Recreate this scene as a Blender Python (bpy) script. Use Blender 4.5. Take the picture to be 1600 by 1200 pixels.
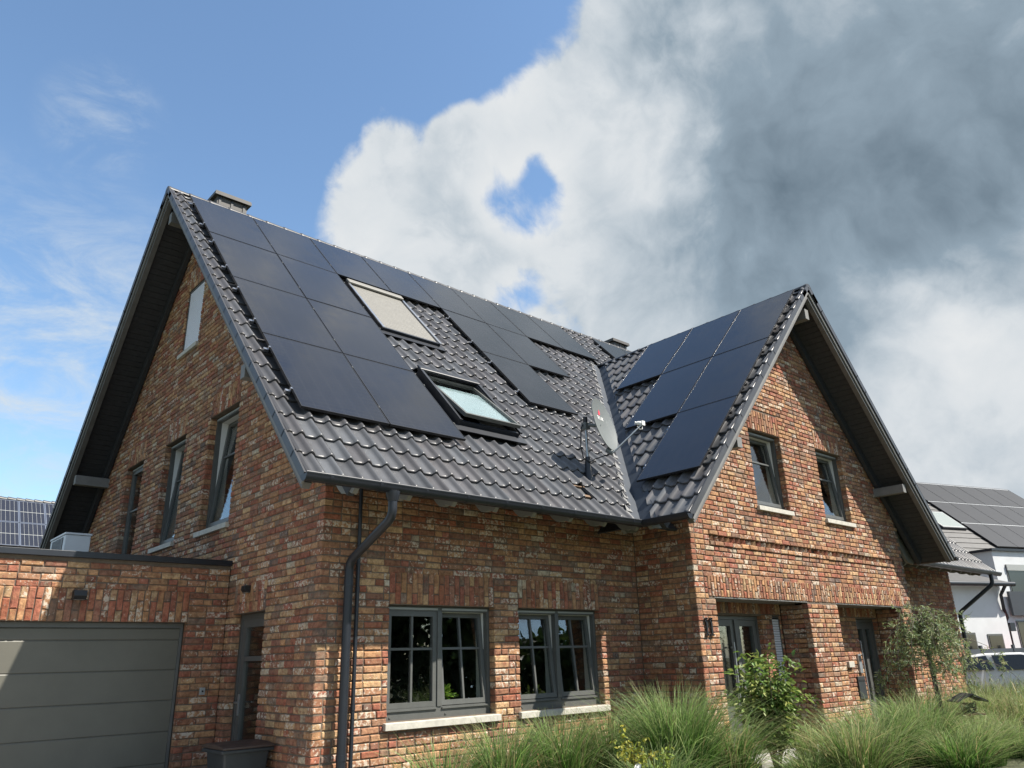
import bpy, bmesh, math, random
from mathutils import Vector, Matrix
random.seed(11)
for o in list(bpy.data.objects): bpy.data.objects.remove(o)
scn = bpy.context.scene
COL = scn.collection
# ------------------------------------------------------------------ camera
CP = Vector((-4.43963, -8.35020, 1.50761))
R_ = Vector((0.7486265, -0.66246415, -0.0264501)); U_ = Vector((-0.20544377, -0.26972631, 0.94076595))
F_ = Vector((0.63035801, 0.69884831, 0.3380234)); FPX = 1201.84
cam = bpy.data.cameras.new('camera'); cam.sensor_width = 36; cam.lens = 36*FPX/1600; cam.clip_start = .05; cam.clip_end = 2000
camo = bpy.data.objects.new('camera', cam); COL.objects.link(camo)
m = Matrix((R_, U_, -F_)).transposed().to_4x4(); m.translation = CP; camo.matrix_world = m
scn.camera = camo
def project(p):
    d = Vector(p)-CP; w = d.dot(F_)
    if w < .1: return None
    return (800+FPX*d.dot(R_)/w, 600-FPX*d.dot(U_)/w)
def pixdir(x, y): return (F_+R_*((x-800)/FPX)-U_*((y-600)/FPX)).normalized()
# ------------------------------------------------------------------ world, sun, exposure
SUN = Vector((0.746, -1.0, 1.55)).normalized()          # towards the sun
SUN_EL = math.asin(SUN.z); SUN_AZ = math.atan2(SUN.x, SUN.y)
scn.view_settings.view_transform = 'Standard'; scn.view_settings.look = 'None'
scn.view_settings.exposure = 1.05; scn.view_settings.gamma = 1; scn.view_settings.use_curve_mapping = False
W = bpy.data.worlds.new('World'); scn.world = W; W.use_nodes = True
wt = W.node_tree; wt.nodes.clear()
def wn(t, **k):
    n = wt.nodes.new(t)
    for a, b in k.items(): setattr(n, a, b)
    return n
def wl(a, b): wt.links.new(a, b)
def wmath(op, a, b=None, c=None, clamp=False):
    n = wn('ShaderNodeMath', operation=op, use_clamp=clamp)
    for i, x in enumerate((a, b, c)):
        if x is None: continue
        if hasattr(x, 'is_output'): wl(x, n.inputs[i])
        else: n.inputs[i].default_value = x
    return n.outputs[0]
sky = wn('ShaderNodeTexSky', sky_type='NISHITA'); sky.sun_disc = False
sky.sun_elevation = SUN_EL; sky.sun_rotation = SUN_AZ
sky.altitude = 50; sky.air_density = 1.0; sky.dust_density = .55; sky.ozone_density = 2.0
tc = wn('ShaderNodeTexCoord'); nrm = wn('ShaderNodeVectorMath', operation='NORMALIZE'); wl(tc.outputs['Generated'], nrm.inputs[0])
D_ = nrm.outputs[0]
def wnoise(scale, detail, rough, dist, off=(0, 0, 0), stretch=(1, 1, 1)):
    mp = wn('ShaderNodeMapping'); mp.inputs['Location'].default_value = off; mp.inputs['Scale'].default_value = stretch; wl(D_, mp.inputs[0])
    n = wn('ShaderNodeTexNoise'); n.inputs['Scale'].default_value = scale; n.inputs['Detail'].default_value = detail
    n.inputs['Roughness'].default_value = rough; n.inputs['Distortion'].default_value = dist; wl(mp.outputs[0], n.inputs['Vector']); return n.outputs['Fac']
def blob(px, py, rpx, w):
    d = pixdir(px, py); dp = wn('ShaderNodeVectorMath', operation='DOT_PRODUCT'); wl(D_, dp.inputs[0]); dp.inputs[1].default_value = d
    mr = wn('ShaderNodeMapRange', interpolation_type='SMOOTHSTEP'); wl(dp.outputs['Value'], mr.inputs[0])
    mr.inputs[1].default_value = math.cos(math.atan(rpx/FPX)); mr.inputs[2].default_value = 1; mr.inputs[3].default_value = 0; mr.inputs[4].default_value = w
    return mr.outputs[0]
def wsum(l):
    s = l[0]
    for x in l[1:]: s = wmath('ADD', s, x)
    return s
def smooth(x, a, b):
    mr = wn('ShaderNodeMapRange', interpolation_type='SMOOTHSTEP'); wl(x, mr.inputs[0]); mr.inputs[1].default_value = a; mr.inputs[2].default_value = b
    return mr.outputs[0]
wvec = wn('ShaderNodeTexNoise'); wvec.inputs['Scale'].default_value = 4.0; wvec.inputs['Detail'].default_value = 4; wl(D_, wvec.inputs['Vector'])      # domain warp: billows
wsub = wn('ShaderNodeVectorMath', operation='SUBTRACT'); wl(wvec.outputs['Color'], wsub.inputs[0]); wsub.inputs[1].default_value = (.5, .5, .5)
wsc = wn('ShaderNodeVectorMath', operation='SCALE'); wl(wsub.outputs[0], wsc.inputs[0]); wsc.inputs['Scale'].default_value = .16
wad = wn('ShaderNodeVectorMath', operation='ADD'); wl(D_, wad.inputs[0]); wl(wsc.outputs[0], wad.inputs[1]); D0 = D_
n_big = wnoise(2.3, 3, .5, .2, (3.1, 1.7, .4)); D_ = wad.outputs[0]
n_mid = wnoise(6.0, 8, .58, .1, (.3, 4.2, 2.2)); n_fin = wnoise(17, 8, .64, .15, (5, 2, 7)); n_dk = wnoise(5.0, 8, .58, .15, (2, 8, 5))
def puff(scale, off): return wmath('ABSOLUTE', wmath('SUBTRACT', wnoise(scale, 1, .5, 0, off), .5))      # rounded lumps with sharp creases
n_puf = wmath('SUBTRACT', wmath('ADD', puff(8, (1, 3, 2)), wmath('MULTIPLY', puff(19, (4, 1, 6)), .5)), .13); D_ = D0
cover = wsum([wmath('MULTIPLY', n_mid, .85), wmath('MULTIPLY', n_big, .28), wmath('MULTIPLY', n_fin, .52), wmath('MULTIPLY', n_puf, .7),
    blob(230, 120, 560, -.55), blob(640, 20, 330, -.36), blob(100, 620, 420, -.25), blob(440, 230, 130, -.16), blob(800, 305, 100, -.52), blob(860, 270, 60, -.22), blob(905, 225, 45, -.14), blob(800, 455, 60, -.30), blob(740, 110, 110, -.2), blob(590, 410, 70, -.12),
    blob(560, 270, 90, .22), blob(600, 310, 170, .34), blob(660, 350, 230, .36), blob(850, 190, 150, .30), blob(1010, 70, 150, .28), blob(960, 330, 330, .30), blob(1350, 200, 560, .36), blob(1500, 560, 420, .28), blob(750, 222, 90, .34), blob(690, 275, 90, .22), blob(700, 400, 120, .2), blob(608, 190, 60, .42), blob(705, 190, 55, .38)])
alpha = smooth(cover, .70, .99)
thin = wmath('MULTIPLY', smooth(wnoise(9, 8, .68, .6, (9, 1, 3), (1, 1, 2)), .36, .80), wsum([blob(40, 690, 430, 1.0), blob(160, 190, 90, .6)]), clamp=True)
thick = smooth(cover, .95, 1.45)
dark = wsum([wmath('MULTIPLY', thick, .26), blob(1330, 170, 560, .26), blob(1560, 200, 520, .34), blob(1130, 420, 280, .14), blob(1300, 340, 300, .14),
    blob(1040, 235, 110, -.40), blob(1000, 50, 140, -.22), blob(1560, 500, 170, -.52), blob(1500, 650, 190, -.42), blob(1400, 560, 150, -.14), blob(640, 330, 300, -.36), blob(870, 210, 200, -.36), blob(1000, 330, 220, -.16), blob(1290, 60, 130, -.08),
    wmath('MULTIPLY', wmath('SUBTRACT', n_dk, .5), -1.6), wmath('MULTIPLY', wmath('SUBTRACT', n_fin, .5), -1.0), wmath('MULTIPLY', n_puf, -1.5)])
_m = wn('ShaderNodeMapRange'); wl(dark, _m.inputs[0]); _m.inputs[1].default_value = -.60; _m.inputs[2].default_value = 1.5; dk = _m.outputs[0]
cr = wn('ShaderNodeValToRGB'); wl(dk, cr.inputs[0]); e = cr.color_ramp.elements
e[0].position = 0; e[0].color = (4.75, 4.9, 5.0, 1); e[1].position = 1; e[1].color = (.85, 1.18, 1.5, 1)
x = cr.color_ramp.elements.new(.19); x.color = (4.25, 4.5, 4.7, 1); x = cr.color_ramp.elements.new(.37); x.color = (3.2, 3.6, 3.95, 1); x = cr.color_ramp.elements.new(.60); x.color = (1.75, 2.25, 2.7, 1)
SKYC = wn('ShaderNodeMix', data_type='RGBA', blend_type='MULTIPLY'); SKYC.inputs['Factor'].default_value = 1; wl(sky.outputs[0], SKYC.inputs['A']); SKYC.inputs['B'].default_value = (1.30, 1.40, 1.38, 1)
mx = wn('ShaderNodeMix', data_type='RGBA'); wl(alpha, mx.inputs['Factor']); wl(SKYC.outputs['Result'], mx.inputs['A']); wl(cr.outputs[0], mx.inputs['B'])
mx2 = wn('ShaderNodeMix', data_type='RGBA'); wl(thin, mx2.inputs['Factor']); wl(mx.outputs['Result'], mx2.inputs['A']); mx2.inputs['B'].default_value = (4.2, 4.6, 4.9, 1)
bg = wn('ShaderNodeBackground'); bg.inputs['Strength'].default_value = .08; wl(mx2.outputs['Result'], bg.inputs['Color'])
wo = wn('ShaderNodeOutputWorld'); wl(bg.outputs[0], wo.inputs['Surface'])
sl_ = bpy.data.lights.new('sun', 'SUN'); sl_.energy = 5.0; sl_.angle = math.radians(.53); sl_.color = (1, .94, .84)
so = bpy.data.objects.new('sun', sl_); COL.objects.link(so); so.rotation_euler = SUN.to_track_quat('Z', 'Y').to_euler()

# ------------------------------------------------------------------ helpers
def V(*a): return Vector(a)
class MB:
    def __init__(s): s.v = []; s.f = []; s.c = []; s.col = None; s.sm = []
    def add(s, vs, fs, col=None, smooth=False):
        b = len(s.v); s.v += [tuple(p) for p in vs]; s.f += [tuple(i+b for i in f) for f in fs]
        s.c += [col or s.col or (1, 1, 1, 1)]*len(vs); s.sm += [smooth]*len(fs)
    def box(s, a, b, M=None, col=None):
        x0, y0, z0 = a; x1, y1, z1 = b
        p = [V(x, y, z) for z in (z0, z1) for y in (y0, y1) for x in (x0, x1)]
        if M: p = [M(*q) if callable(M) else M@q for q in p]
        s.add(p, [(0, 2, 3, 1), (4, 5, 7, 6), (0, 1, 5, 4), (2, 6, 7, 3), (0, 4, 6, 2), (1, 3, 7, 5)], col)
    def prism(s, poly, ext, col=None):            # poly: 3d points, ext: vector
        n = len(poly); p = [Vector(q) for q in poly]; ext = Vector(ext)
        s.add(p+[q+ext for q in p], [tuple(range(n))[::-1], tuple(range(n, 2*n))]+[(i, (i+1) % n, n+(i+1) % n, n+i) for i in range(n)], col)
    def tube(s, pts, r, n=8, col=None, cap=True, smooth=True):
        pts = [Vector(p) for p in pts]; rs = r if isinstance(r, (list, tuple)) else [r]*len(pts); vs = []; fs = []; up = None
        for i, p in enumerate(pts):
            t = (pts[min(i+1, len(pts)-1)]-pts[max(i-1, 0)]).normalized()
            if up is None: up = V(0, 0, 1) if abs(t.z) < .9 else V(1, 0, 0)
            a = t.cross(up).normalized(); up = a.cross(t).normalized()
            for k in range(n):
                w = 2*math.pi*k/n; vs.append(p+(a*math.cos(w)+up*math.sin(w))*rs[i])
        for i in range(len(pts)-1):
            for k in range(n): fs.append((i*n+k, i*n+(k+1) % n, (i+1)*n+(k+1) % n, (i+1)*n+k))
        s.add(vs, fs, col, smooth)
        if cap:
            b = len(pts)-1; s.add([vs[k] for k in range(n)], [tuple(range(n))[::-1]], col); s.add([vs[b*n+k] for k in range(n)], [tuple(range(n))], col)
    def mesh(s, name, mat, attr=False):
        me = bpy.data.meshes.new(name); me.from_pydata(s.v, [], s.f)
        if mat: me.materials.append(mat)
        if any(s.sm): me.polygons.foreach_set('use_smooth', s.sm)
        if attr:
            a = me.attributes.new('bcol', 'FLOAT_COLOR', 'POINT'); a.data.foreach_set('color', [q for c in s.c for q in c])
        me.update(); return me
    def build(s, name, mat, parent=None, attr=False, bevel=0):
        o = bpy.data.objects.new(name, s.mesh(name, mat, attr)); COL.objects.link(o)
        if parent: o.parent = parent
        if bevel:
            b = o.modifiers.new('bevel', 'BEVEL'); b.width = bevel; b.segments = 2; b.limit_method = 'ANGLE'
        return o
def tag(o, label=None, cat=None, group=None, kind=None):
    if label: o['label'] = label
    if cat: o['category'] = cat
    if group: o['group'] = group
    if kind: o['kind'] = kind
    return o
def empty(name, loc, label=None, cat=None, group=None):
    o = bpy.data.objects.new(name, None); COL.objects.link(o); o.location = loc; o.empty_display_size = .2
    return tag(o, label, cat, group)
def obj(name, me, parent, M=None):
    o = bpy.data.objects.new(name, me); COL.objects.link(o); o.parent = parent
    if M is not None: o.matrix_local = M
    return o
class Fr:                                            # a local frame: u right, v up, n outward
    def __init__(s, O, U, Vv, N): s.O, s.U, s.V, s.N = Vector(O), Vector(U), Vector(Vv), Vector(N)
    def __call__(s, u, v, n=0): return s.O+s.U*u+s.V*v+s.N*n
    def M(s, u, v, n=0):                              # matrix with x=U, y=-N, z=V
        m = Matrix((s.U, -s.N, s.V)).transposed().to_4x4(); m.translation = s(u, v, n); return m
    def M2(s, u, v, n=0):                             # matrix with x=U, y=V, z=N
        m = Matrix((s.U, s.V, s.N)).transposed().to_4x4(); m.translation = s(u, v, n); return m
    def box(s, mb, u0, u1, v0, v1, n0, n1, col=None): mb.box((u0, v0, n0), (u1, v1, n1), M=s, col=col)
Z = V(0, 0, 1)
# ------------------------------------------------------------------ materials
def mat(name, col=(.5, .5, .5), rough=.7, metal=0, spec=.5, attr=False, noise=None, bump=None, coat=0):
    m = bpy.data.materials.new(name); m.use_nodes = True; t = m.node_tree; b = t.nodes['Principled BSDF']
    b.inputs['Roughness'].default_value = rough; b.inputs['Metallic'].default_value = metal; b.inputs['Specular IOR Level'].default_value = spec
    b.inputs['Coat Weight'].default_value = coat
    b.inputs['Base Color'].default_value = (*col, 1)
    src = None
    if attr:
        a = t.nodes.new('ShaderNodeAttribute'); a.attribute_name = 'bcol'; src = a.outputs['Color']
    geo = t.nodes.new('ShaderNodeNewGeometry')
    if noise:                                        # (scale, low, high)
        n = t.nodes.new('ShaderNodeTexNoise'); n.inputs['Scale'].default_value = noise[0]; n.inputs['Detail'].default_value = 6; n.inputs['Roughness'].default_value = .65
        t.links.new(geo.outputs['Position'], n.inputs['Vector'])
        mr = t.nodes.new('ShaderNodeMapRange'); t.links.new(n.outputs['Fac'], mr.inputs[0]); mr.inputs[1].default_value = .3; mr.inputs[2].default_value = .7; mr.inputs[3].default_value = noise[1]; mr.inputs[4].default_value = noise[2]
        mm = t.nodes.new('ShaderNodeMix'); mm.data_type = 'RGBA'; mm.blend_type = 'MULTIPLY'; mm.inputs['Factor'].default_value = 1
        if src: t.links.new(src, mm.inputs['A'])
        else: mm.inputs['A'].default_value = (*col, 1)
        t.links.new(mr.outputs[0], mm.inputs['B']); src = mm.outputs['Result']
    if src: t.links.new(src, b.inputs['Base Color'])
    if bump:                                         # (scale, strength, distance)
        n = t.nodes.new('ShaderNodeTexNoise'); n.inputs['Scale'].default_value = bump[0]; n.inputs['Detail'].default_value = 5
        t.links.new(geo.outputs['Position'], n.inputs['Vector'])
        bp = t.nodes.new('ShaderNodeBump'); bp.inputs['Strength'].default_value = bump[1]; bp.inputs['Distance'].default_value = bump[2]
        t.links.new(n.outputs['Fac'], bp.inputs['Height']); t.links.new(bp.outputs[0], b.inputs['Normal'])
    return m
def brick_mat():
    m = bpy.data.materials.new('brick'); m.use_nodes = True; t = m.node_tree; b = t.nodes['Principled BSDF']; L = t.links.new
    b.inputs['Roughness'].default_value = .92; b.inputs['Specular IOR Level'].default_value = .2
    a = t.nodes.new('ShaderNodeAttribute'); a.attribute_name = 'bcol'; geo = t.nodes.new('ShaderNodeNewGeometry'); P = geo.outputs['Position']
    def nz(s, d, r):
        n = t.nodes.new('ShaderNodeTexNoise'); n.inputs['Scale'].default_value = s; n.inputs['Detail'].default_value = d; n.inputs['Roughness'].default_value = r; L(P, n.inputs['Vector']); return n.outputs['Fac']
    def mr(x, a0, a1, b0, b1):
        n = t.nodes.new('ShaderNodeMapRange'); L(x, n.inputs[0]); n.interpolation_type = 'SMOOTHSTEP'
        for i, q in enumerate((a0, a1, b0, b1)): n.inputs[i+1].default_value = q
        return n.outputs[0]
    def mix(f, A, B, mode='MIX'):
        n = t.nodes.new('ShaderNodeMix'); n.data_type = 'RGBA'; n.blend_type = mode
        for k, q in (('Factor', f), ('A', A), ('B', B)):
            if hasattr(q, 'is_output'): L(q, n.inputs[k])
            else: n.inputs[k].default_value = q
        return n.outputs['Result']
    c = mix(1., a.outputs['Color'], mr(nz(16, 6, .7), .3, .7, .60, 1.42), 'MULTIPLY')
    c = mix(mr(nz(7.5, 4, .6), .42, .64, 0, .42), c, (.310, .160, .088, 1))
    c = mix(mr(nz(13, 4, .6), .52, .66, 0, .55), c, (.19, .058, .040, 1))
    c = mix(mr(nz(34, 4, .7), .58, .72, 0, .6), c, (.065, .045, .04, 1))
    mt = t.nodes.new('ShaderNodeMath'); mt.operation = 'ADD'; L(nz(24, 5, .66), mt.inputs[0]); L(a.outputs['Alpha'], mt.inputs[1])
    c = mix(mr(mt.outputs[0], .695, .81, 0, .82), c, (.54, .47, .38, 1))
    L(c, b.inputs['Base Color'])
    bp = t.nodes.new('ShaderNodeBump'); bp.inputs['Strength'].default_value = .9; bp.inputs['Distance'].default_value = .010; L(nz(42, 6, .7), bp.inputs['Height']); L(bp.outputs[0], b.inputs['Normal'])
    return m
M = {}
M['brick'] = brick_mat()
M['mortar'] = mat('mortar', (.140, .112, .088), .95, noise=(9, .75, 1.2), bump=(80, .5, .004), spec=.1)
M['tile'] = mat('roof tile glaze', (.050, .049, .051), .38, attr=False, noise=(1.7, .8, 1.25), bump=(30, .05, .002), spec=.34)
M['tilev'] = mat('roof tile glaze varied', (.06, .056, .056), .36, attr=True, noise=(2.2, .82, 1.2), bump=(30, .05, .002), spec=.30)
M['panel'] = mat('solar glass', (.0125, .0125, .0155), .13, noise=(.9, .8, 1.2), spec=.6)
def panel_detail(m):                                   # faint cell grid and dust that dulls the gloss
    t = m.node_tree; L = t.links.new; b = t.nodes['Principled BSDF']; geo = t.nodes.new('ShaderNodeNewGeometry'); tcn = t.nodes.new('ShaderNodeTexCoord')
    n = t.nodes.new('ShaderNodeTexNoise'); n.inputs['Scale'].default_value = 2.4; n.inputs['Detail'].default_value = 7; n.inputs['Roughness'].default_value = .7; L(geo.outputs['Position'], n.inputs['Vector'])
    r = t.nodes.new('ShaderNodeMapRange'); L(n.outputs['Fac'], r.inputs[0]); r.inputs[1].default_value = .3; r.inputs[2].default_value = .75; r.inputs[3].default_value = .08; r.inputs[4].default_value = .26; L(r.outputs[0], b.inputs['Roughness'])
    bk = t.nodes.new('ShaderNodeTexBrick'); bk.offset = 0; bk.inputs['Scale'].default_value = 1; bk.inputs['Brick Width'].default_value = .2027; bk.inputs['Row Height'].default_value = .0965; bk.inputs['Mortar Size'].default_value = .0022; L(tcn.outputs['Object'], bk.inputs['Vector'])
    old = b.inputs['Base Color'].links[0].from_socket; mx = t.nodes.new('ShaderNodeMix'); mx.data_type = 'RGBA'; L(bk.outputs['Fac'], mx.inputs['Factor']); L(old, mx.inputs['A']); mx.inputs['B'].default_value = (.030, .030, .032, 1); L(mx.outputs['Result'], b.inputs['Base Color'])
panel_detail(M['panel'])
M['pframe'] = mat('black anodised frame', (.012, .012, .014), .35, spec=.5)
M['alu'] = mat('aluminium', (.62, .63, .65), .28, metal=1)
M['gutter'] = mat('anthracite gutter', (.0105, .013, .019), .42, noise=(6, .85, 1.2), spec=.5)
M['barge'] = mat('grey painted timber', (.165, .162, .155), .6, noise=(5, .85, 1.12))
M['barged'] = mat('dark grey timber', (.115, .11, .105), .65, noise=(5, .85, 1.12))  # verge rafters: a darker grey than the bargeboards
M['soffit'] = mat('dark soffit board', (.030, .031, .035), .7, noise=(12, .75, 1.2))
M['tail'] = mat('light grey rafter paint', (.19, .188, .172), .65, noise=(5, .85, 1.1))
M['frame'] = mat('quartz grey window frame', (.088, .090, .085), .42, noise=(7, .9, 1.1))
M['frame_l'] = mat('light rail', (.30, .31, .30), .45)
M['inner'] = mat('white inner frame', (.62, .62, .60), .5)
M['sill'] = mat('pale sill stone', (.45, .425, .37), .8, noise=(14, .8, 1.12), bump=(60, .2, .003))
M['gdoor'] = mat('garage door paint', (.104, .099, .080), .5, noise=(3, .92, 1.08), bump=(140, .12, .002))
M['chim'] = mat('dark slate cladding', (.062, .056, .052), .6, noise=(8, .8, 1.2))
M['dark'] = mat('dark interior', (.035, .035, .036), .9)
M['black'] = mat('black paint', (.012, .012, .013), .45)
M['white'] = mat('white plaster', (.56, .57, .58), .85, noise=(2, .93, 1.05), bump=(60, .15, .003))
M['whitem'] = mat('white enamel', (.62, .64, .66), .4, noise=(3, .95, 1.05))
M['seal'] = mat('grey seal strip', (.16, .16, .16), .7)
M['valley'] = mat('valley flashing', (.024, .032, .045), .5, noise=(8, .8, 1.25))
M['bin'] = mat('grey bin plastic', (.024, .028, .031), .5, noise=(9, .85, 1.15))
M['binlid'] = mat('brown bin lid', (.052, .034, .027), .5, noise=(9, .85, 1.15))
M['dish'] = mat('dish lacquer', (.125, .137, .137), .42, noise=(4, .93, 1.06))
M['galv'] = mat('galvanised steel', (.42, .44, .46), .4, metal=.8)
M['red'] = mat('red print', (.6, .05, .08), .5)
M['paper'] = mat('white print', (.75, .75, .74), .7)
M['shutter'] = mat('skylight shutter slats', (.165, .158, .142), .6, metal=0, noise=(8, .9, 1.05))
M['painted_reflection'] = mat('pale blind', (.42, .50, .54), .7)  # pale colour imitating bright sky mirrored in the open skylight
M['rshut'] = mat('white roller shutter', (.66, .66, .70), .5)
M['wood'] = mat('weathered wood', (.16, .10, .06), .85, noise=(20, .6, 1.3), bump=(60, .4, .004))
M['soil'] = mat('garden soil and lawn', (.06, .065, .03), .95, noise=(3, .6, 1.4), bump=(12, .8, .03))
M['pave'] = mat('grey paving', (.30, .29, .27), .9, noise=(5, .85, 1.15), bump=(50, .3, .004))
M['asph'] = mat('asphalt', (.055, .055, .057), .9, noise=(8, .8, 1.2), bump=(120, .4, .004))
M['bark'] = mat('bark', (.085, .07, .055), .9, noise=(18, .6, 1.35), bump=(40, .6, .01))
M['rtile'] = mat('flat concrete tile', (.078, .075, .073), .65, noise=(6, .8, 1.2))
M['npanel'] = mat('neighbour solar glass', (.020, .0195, .021), .4, noise=(2, .9, 1.1), spec=.25)
M['cell'] = mat('polycrystalline cells', (.020, .022, .032), .22)
M['nred'] = mat('car paint red', (.35, .03, .03), .25, coat=.6)
M['nwhite'] = mat('car paint white', (.68, .69, .70), .25, coat=.6)
M['tyre'] = mat('tyre rubber', (.02, .02, .02), .8)
M['hedge'] = mat('anthracite fence panel', (.030, .036, .045), .6)
def leafmat(name, spec=.35, rough=.5, tr=.35):
    m = bpy.data.materials.new(name); m.use_nodes = True; t = m.node_tree; b = t.nodes['Principled BSDF']; L = t.links.new
    a = t.nodes.new('ShaderNodeAttribute'); a.attribute_name = 'bcol'
    b.inputs['Roughness'].default_value = rough; b.inputs['Specular IOR Level'].default_value = spec; L(a.outputs['Color'], b.inputs['Base Color'])
    tl = t.nodes.new('ShaderNodeBsdfTranslucent'); L(a.outputs['Color'], tl.inputs['Color'])
    mx = t.nodes.new('ShaderNodeMixShader'); mx.inputs[0].default_value = tr; L(b.outputs[0], mx.inputs[1]); L(tl.outputs[0], mx.inputs[2])
    L(mx.outputs[0], t.nodes['Material Output'].inputs['Surface']); return m
M['grass'] = leafmat('grass blade', .25, .55, .4); M['leaf'] = leafmat('glossy leaf', .32, .5, .35); M['pear'] = leafmat('silver leaf', .3, .6, .3)
def glassmat():
    m = bpy.data.materials.new('window glass'); m.use_nodes = True; t = m.node_tree; L = t.links.new; t.nodes.remove(t.nodes['Principled BSDF'])
    tr = t.nodes.new('ShaderNodeBsdfTransparent'); tr.inputs[0].default_value = (.86, .89, .88, 1); gl = t.nodes.new('ShaderNodeBsdfGlossy'); gl.inputs['Roughness'].default_value = .01; gl.inputs[0].default_value = (1, 1, 1, 1)
    fr = t.nodes.new('ShaderNodeFresnel'); g_ = t.nodes.new('ShaderNodeNewGeometry'); mm = t.nodes.new('ShaderNodeMapRange'); L(g_.outputs['Backfacing'], mm.inputs[0]); mm.inputs[3].default_value = 1.7; mm.inputs[4].default_value = 1/1.7; L(mm.outputs[0], fr.inputs['IOR'])
    mx = t.nodes.new('ShaderNodeMixShader'); L(fr.outputs[0], mx.inputs[0]); L(tr.outputs[0], mx.inputs[1]); L(gl.outputs[0], mx.inputs[2]); L(mx.outputs[0], t.nodes['Material Output'].inputs['Surface']); return m
M['glass'] = glassmat()
M['carglass'] = mat('car glass', (.012, .014, .016), .08, spec=.6)

# ------------------------------------------------------------------ dimensions
D, XC, WC, PR, EO, ZE, ZR, VO, VO2 = 11.199, 9.631, 3.903, 1.138, .963, 3.419, 10.384, .779, .750
SL = (ZR-ZE)/(D/2+EO); TH = math.atan(SL); CT, ST = math.cos(TH), math.sin(TH)
XL = XC-WC-EO; ZR2 = ZE+SL*(WC+EO); RAF = (D/2+EO)/CT; RAF2 = (WC+EO)/CT; X1 = XC-WC; X2 = XC+WC
YG, GP, GL, GDR = 2.642, 2.945, 2.098, -.527
PL0, PL1, PT, YB = XC-3.386, XC-.554, 2.36, -.58
PR0, PR1 = XC+.554, XC+3.386
# ------------------------------------------------------------------ ground
g = MB(); g.add([(-300, -300, 0), (300, -300, 0), (300, 400, 0), (-300, 400, 0)], [(0, 1, 2, 3)])
tag(g.build('ground', M['soil']), kind='structure')
g = MB(); g.add([(-6.5, -14, .004), (-.4, -14, .004), (-.4, YG, .004), (-6.5, YG, .004)], [(0, 1, 2, 3)]); tag(g.build('driveway', M['pave']), kind='structure')
g = MB(); g.box((6.0, -1.75, 0), (13.3, -PR-.002, .06)); tag(g.build('entrance_path', M['pave']), kind='structure')
g = MB(); g.add([(14, -9, .004), (60, -24, .004), (62, -17, .004), (16, -2, .004)], [(0, 1, 2, 3)]); tag(g.build('road', M['asph']), kind='structure')

# ------------------------------------------------------------------ walls and bricks
CH = .08333; BH = .0705
PAL = [((.255, .072, .048), .18), ((.205, .082, .055), .16), ((.370, .190, .098), .23), ((.285, .135, .078), .19), ((.420, .262, .145), .10), ((.185, .125, .094), .08), ((.105, .075, .066), .04), ((.42, .34, .26), .02)]
def bcol(rnd):
    r = rnd.random(); a = 0
    for c, w in PAL:
        a += w
        if r <= a: break
    c = tuple(q*.76+w_*.24 for q, w_ in zip(c, (.265, .140, .092))); k = rnd.uniform(.82, 1.2); j = rnd.uniform(-.012, .012)
    return (max(.02, c[0]*k+j), max(.02, c[1]*k*1.09), max(.02, c[2]*k*1.06-j*.5), rnd.choice([0, .02, .05, .08, .11, .14, .18, .24]))
def brick_geo(w, h, d, col, mb, rnd, xf):
    c = .010; j = lambda: rnd.uniform(-.0045, .0045)
    p = [V(c+j(), 0, c+j()), V(w-c+j(), 0, c+j()), V(w-c+j(), 0, h-c+j()), V(c+j(), 0, h-c+j())]
    p += [V(j(), c, j()), V(w+j(), c, j()), V(w+j(), c, h+j()), V(j(), c, h+j())]
    p += [V(0, d, 0), V(w, d, 0), V(w, d, h), V(0, d, h)]
    mb.add([xf(q) for q in p], [(0, 1, 2, 3), (4, 5, 1, 0), (5, 6, 2, 1), (6, 7, 3, 2), (7, 4, 0, 3), (8, 9, 5, 4), (9, 10, 6, 5), (10, 11, 7, 6), (11, 8, 4, 7)], col)
rb = random.Random(5)
def fill(fr, u0, u1, z0, z1, excl=(), clip=None, cs=0, ce=0, off=None):
    out = []; k0 = int(round(z0/CH)); k1 = int(math.floor(z1/CH))
    for k in range(k0, k1):
        v = k*CH; vm = v+BH/2; a, b = u0, u1
        if cs and (k % 2 == 0) != (cs > 0): a += .125
        if ce and (k % 2 == 0) != (ce > 0): b -= .125
        if clip:
            ca, cb = clip(v+BH); a = max(a, ca); b = min(b, cb)
        if b-a < .05: continue
        iv = [(a, b)]
        for (ea, eb, va, vb) in excl:
            if va < vm < vb:
                nv = []
                for (p, q) in iv:
                    if eb <= p or ea >= q: nv.append((p, q)); continue
                    if ea-p > .03: nv.append((p, ea))
                    if q-eb > .03: nv.append((eb, q))
                iv = nv
        n0 = off(k) if off else 0
        for (p, q) in iv:
            u = p; first = True
            while u < q-.02:
                w = .24 if rb.random() < .62 else .115
                if first and rb.random() < .5: w = rb.choice([.115, .115, .18, .24])
                w *= rb.uniform(.97, 1.03); first = False
                if q-(u+w) < .075: w = q-u
                if w > .30: w = w/2-.006
                out.append((fr, u, v+rb.uniform(-.002, .002), w, BH, n0+rb.uniform(-.004, .004))); u += w+.0115
    return out
def soldiers(fr, u0, u1, v0, v1, n=0):
    out = []; N = max(1, round((u1-u0)/.0825)); st = (u1-u0)/N; H = v1-v0
    for i in range(N):
        u = u0+i*st+.005; w = st-.011; hs = ([H*.66-.006, H*.34-.006] if i % 2 else [H*.34-.006, H*.66-.006]) if H > .3 else [H]
        v = v0
        for h in hs: out.append((fr, u, v, w, h, n+rb.uniform(-.003, .003))); v += h+.011
    return out
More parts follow.
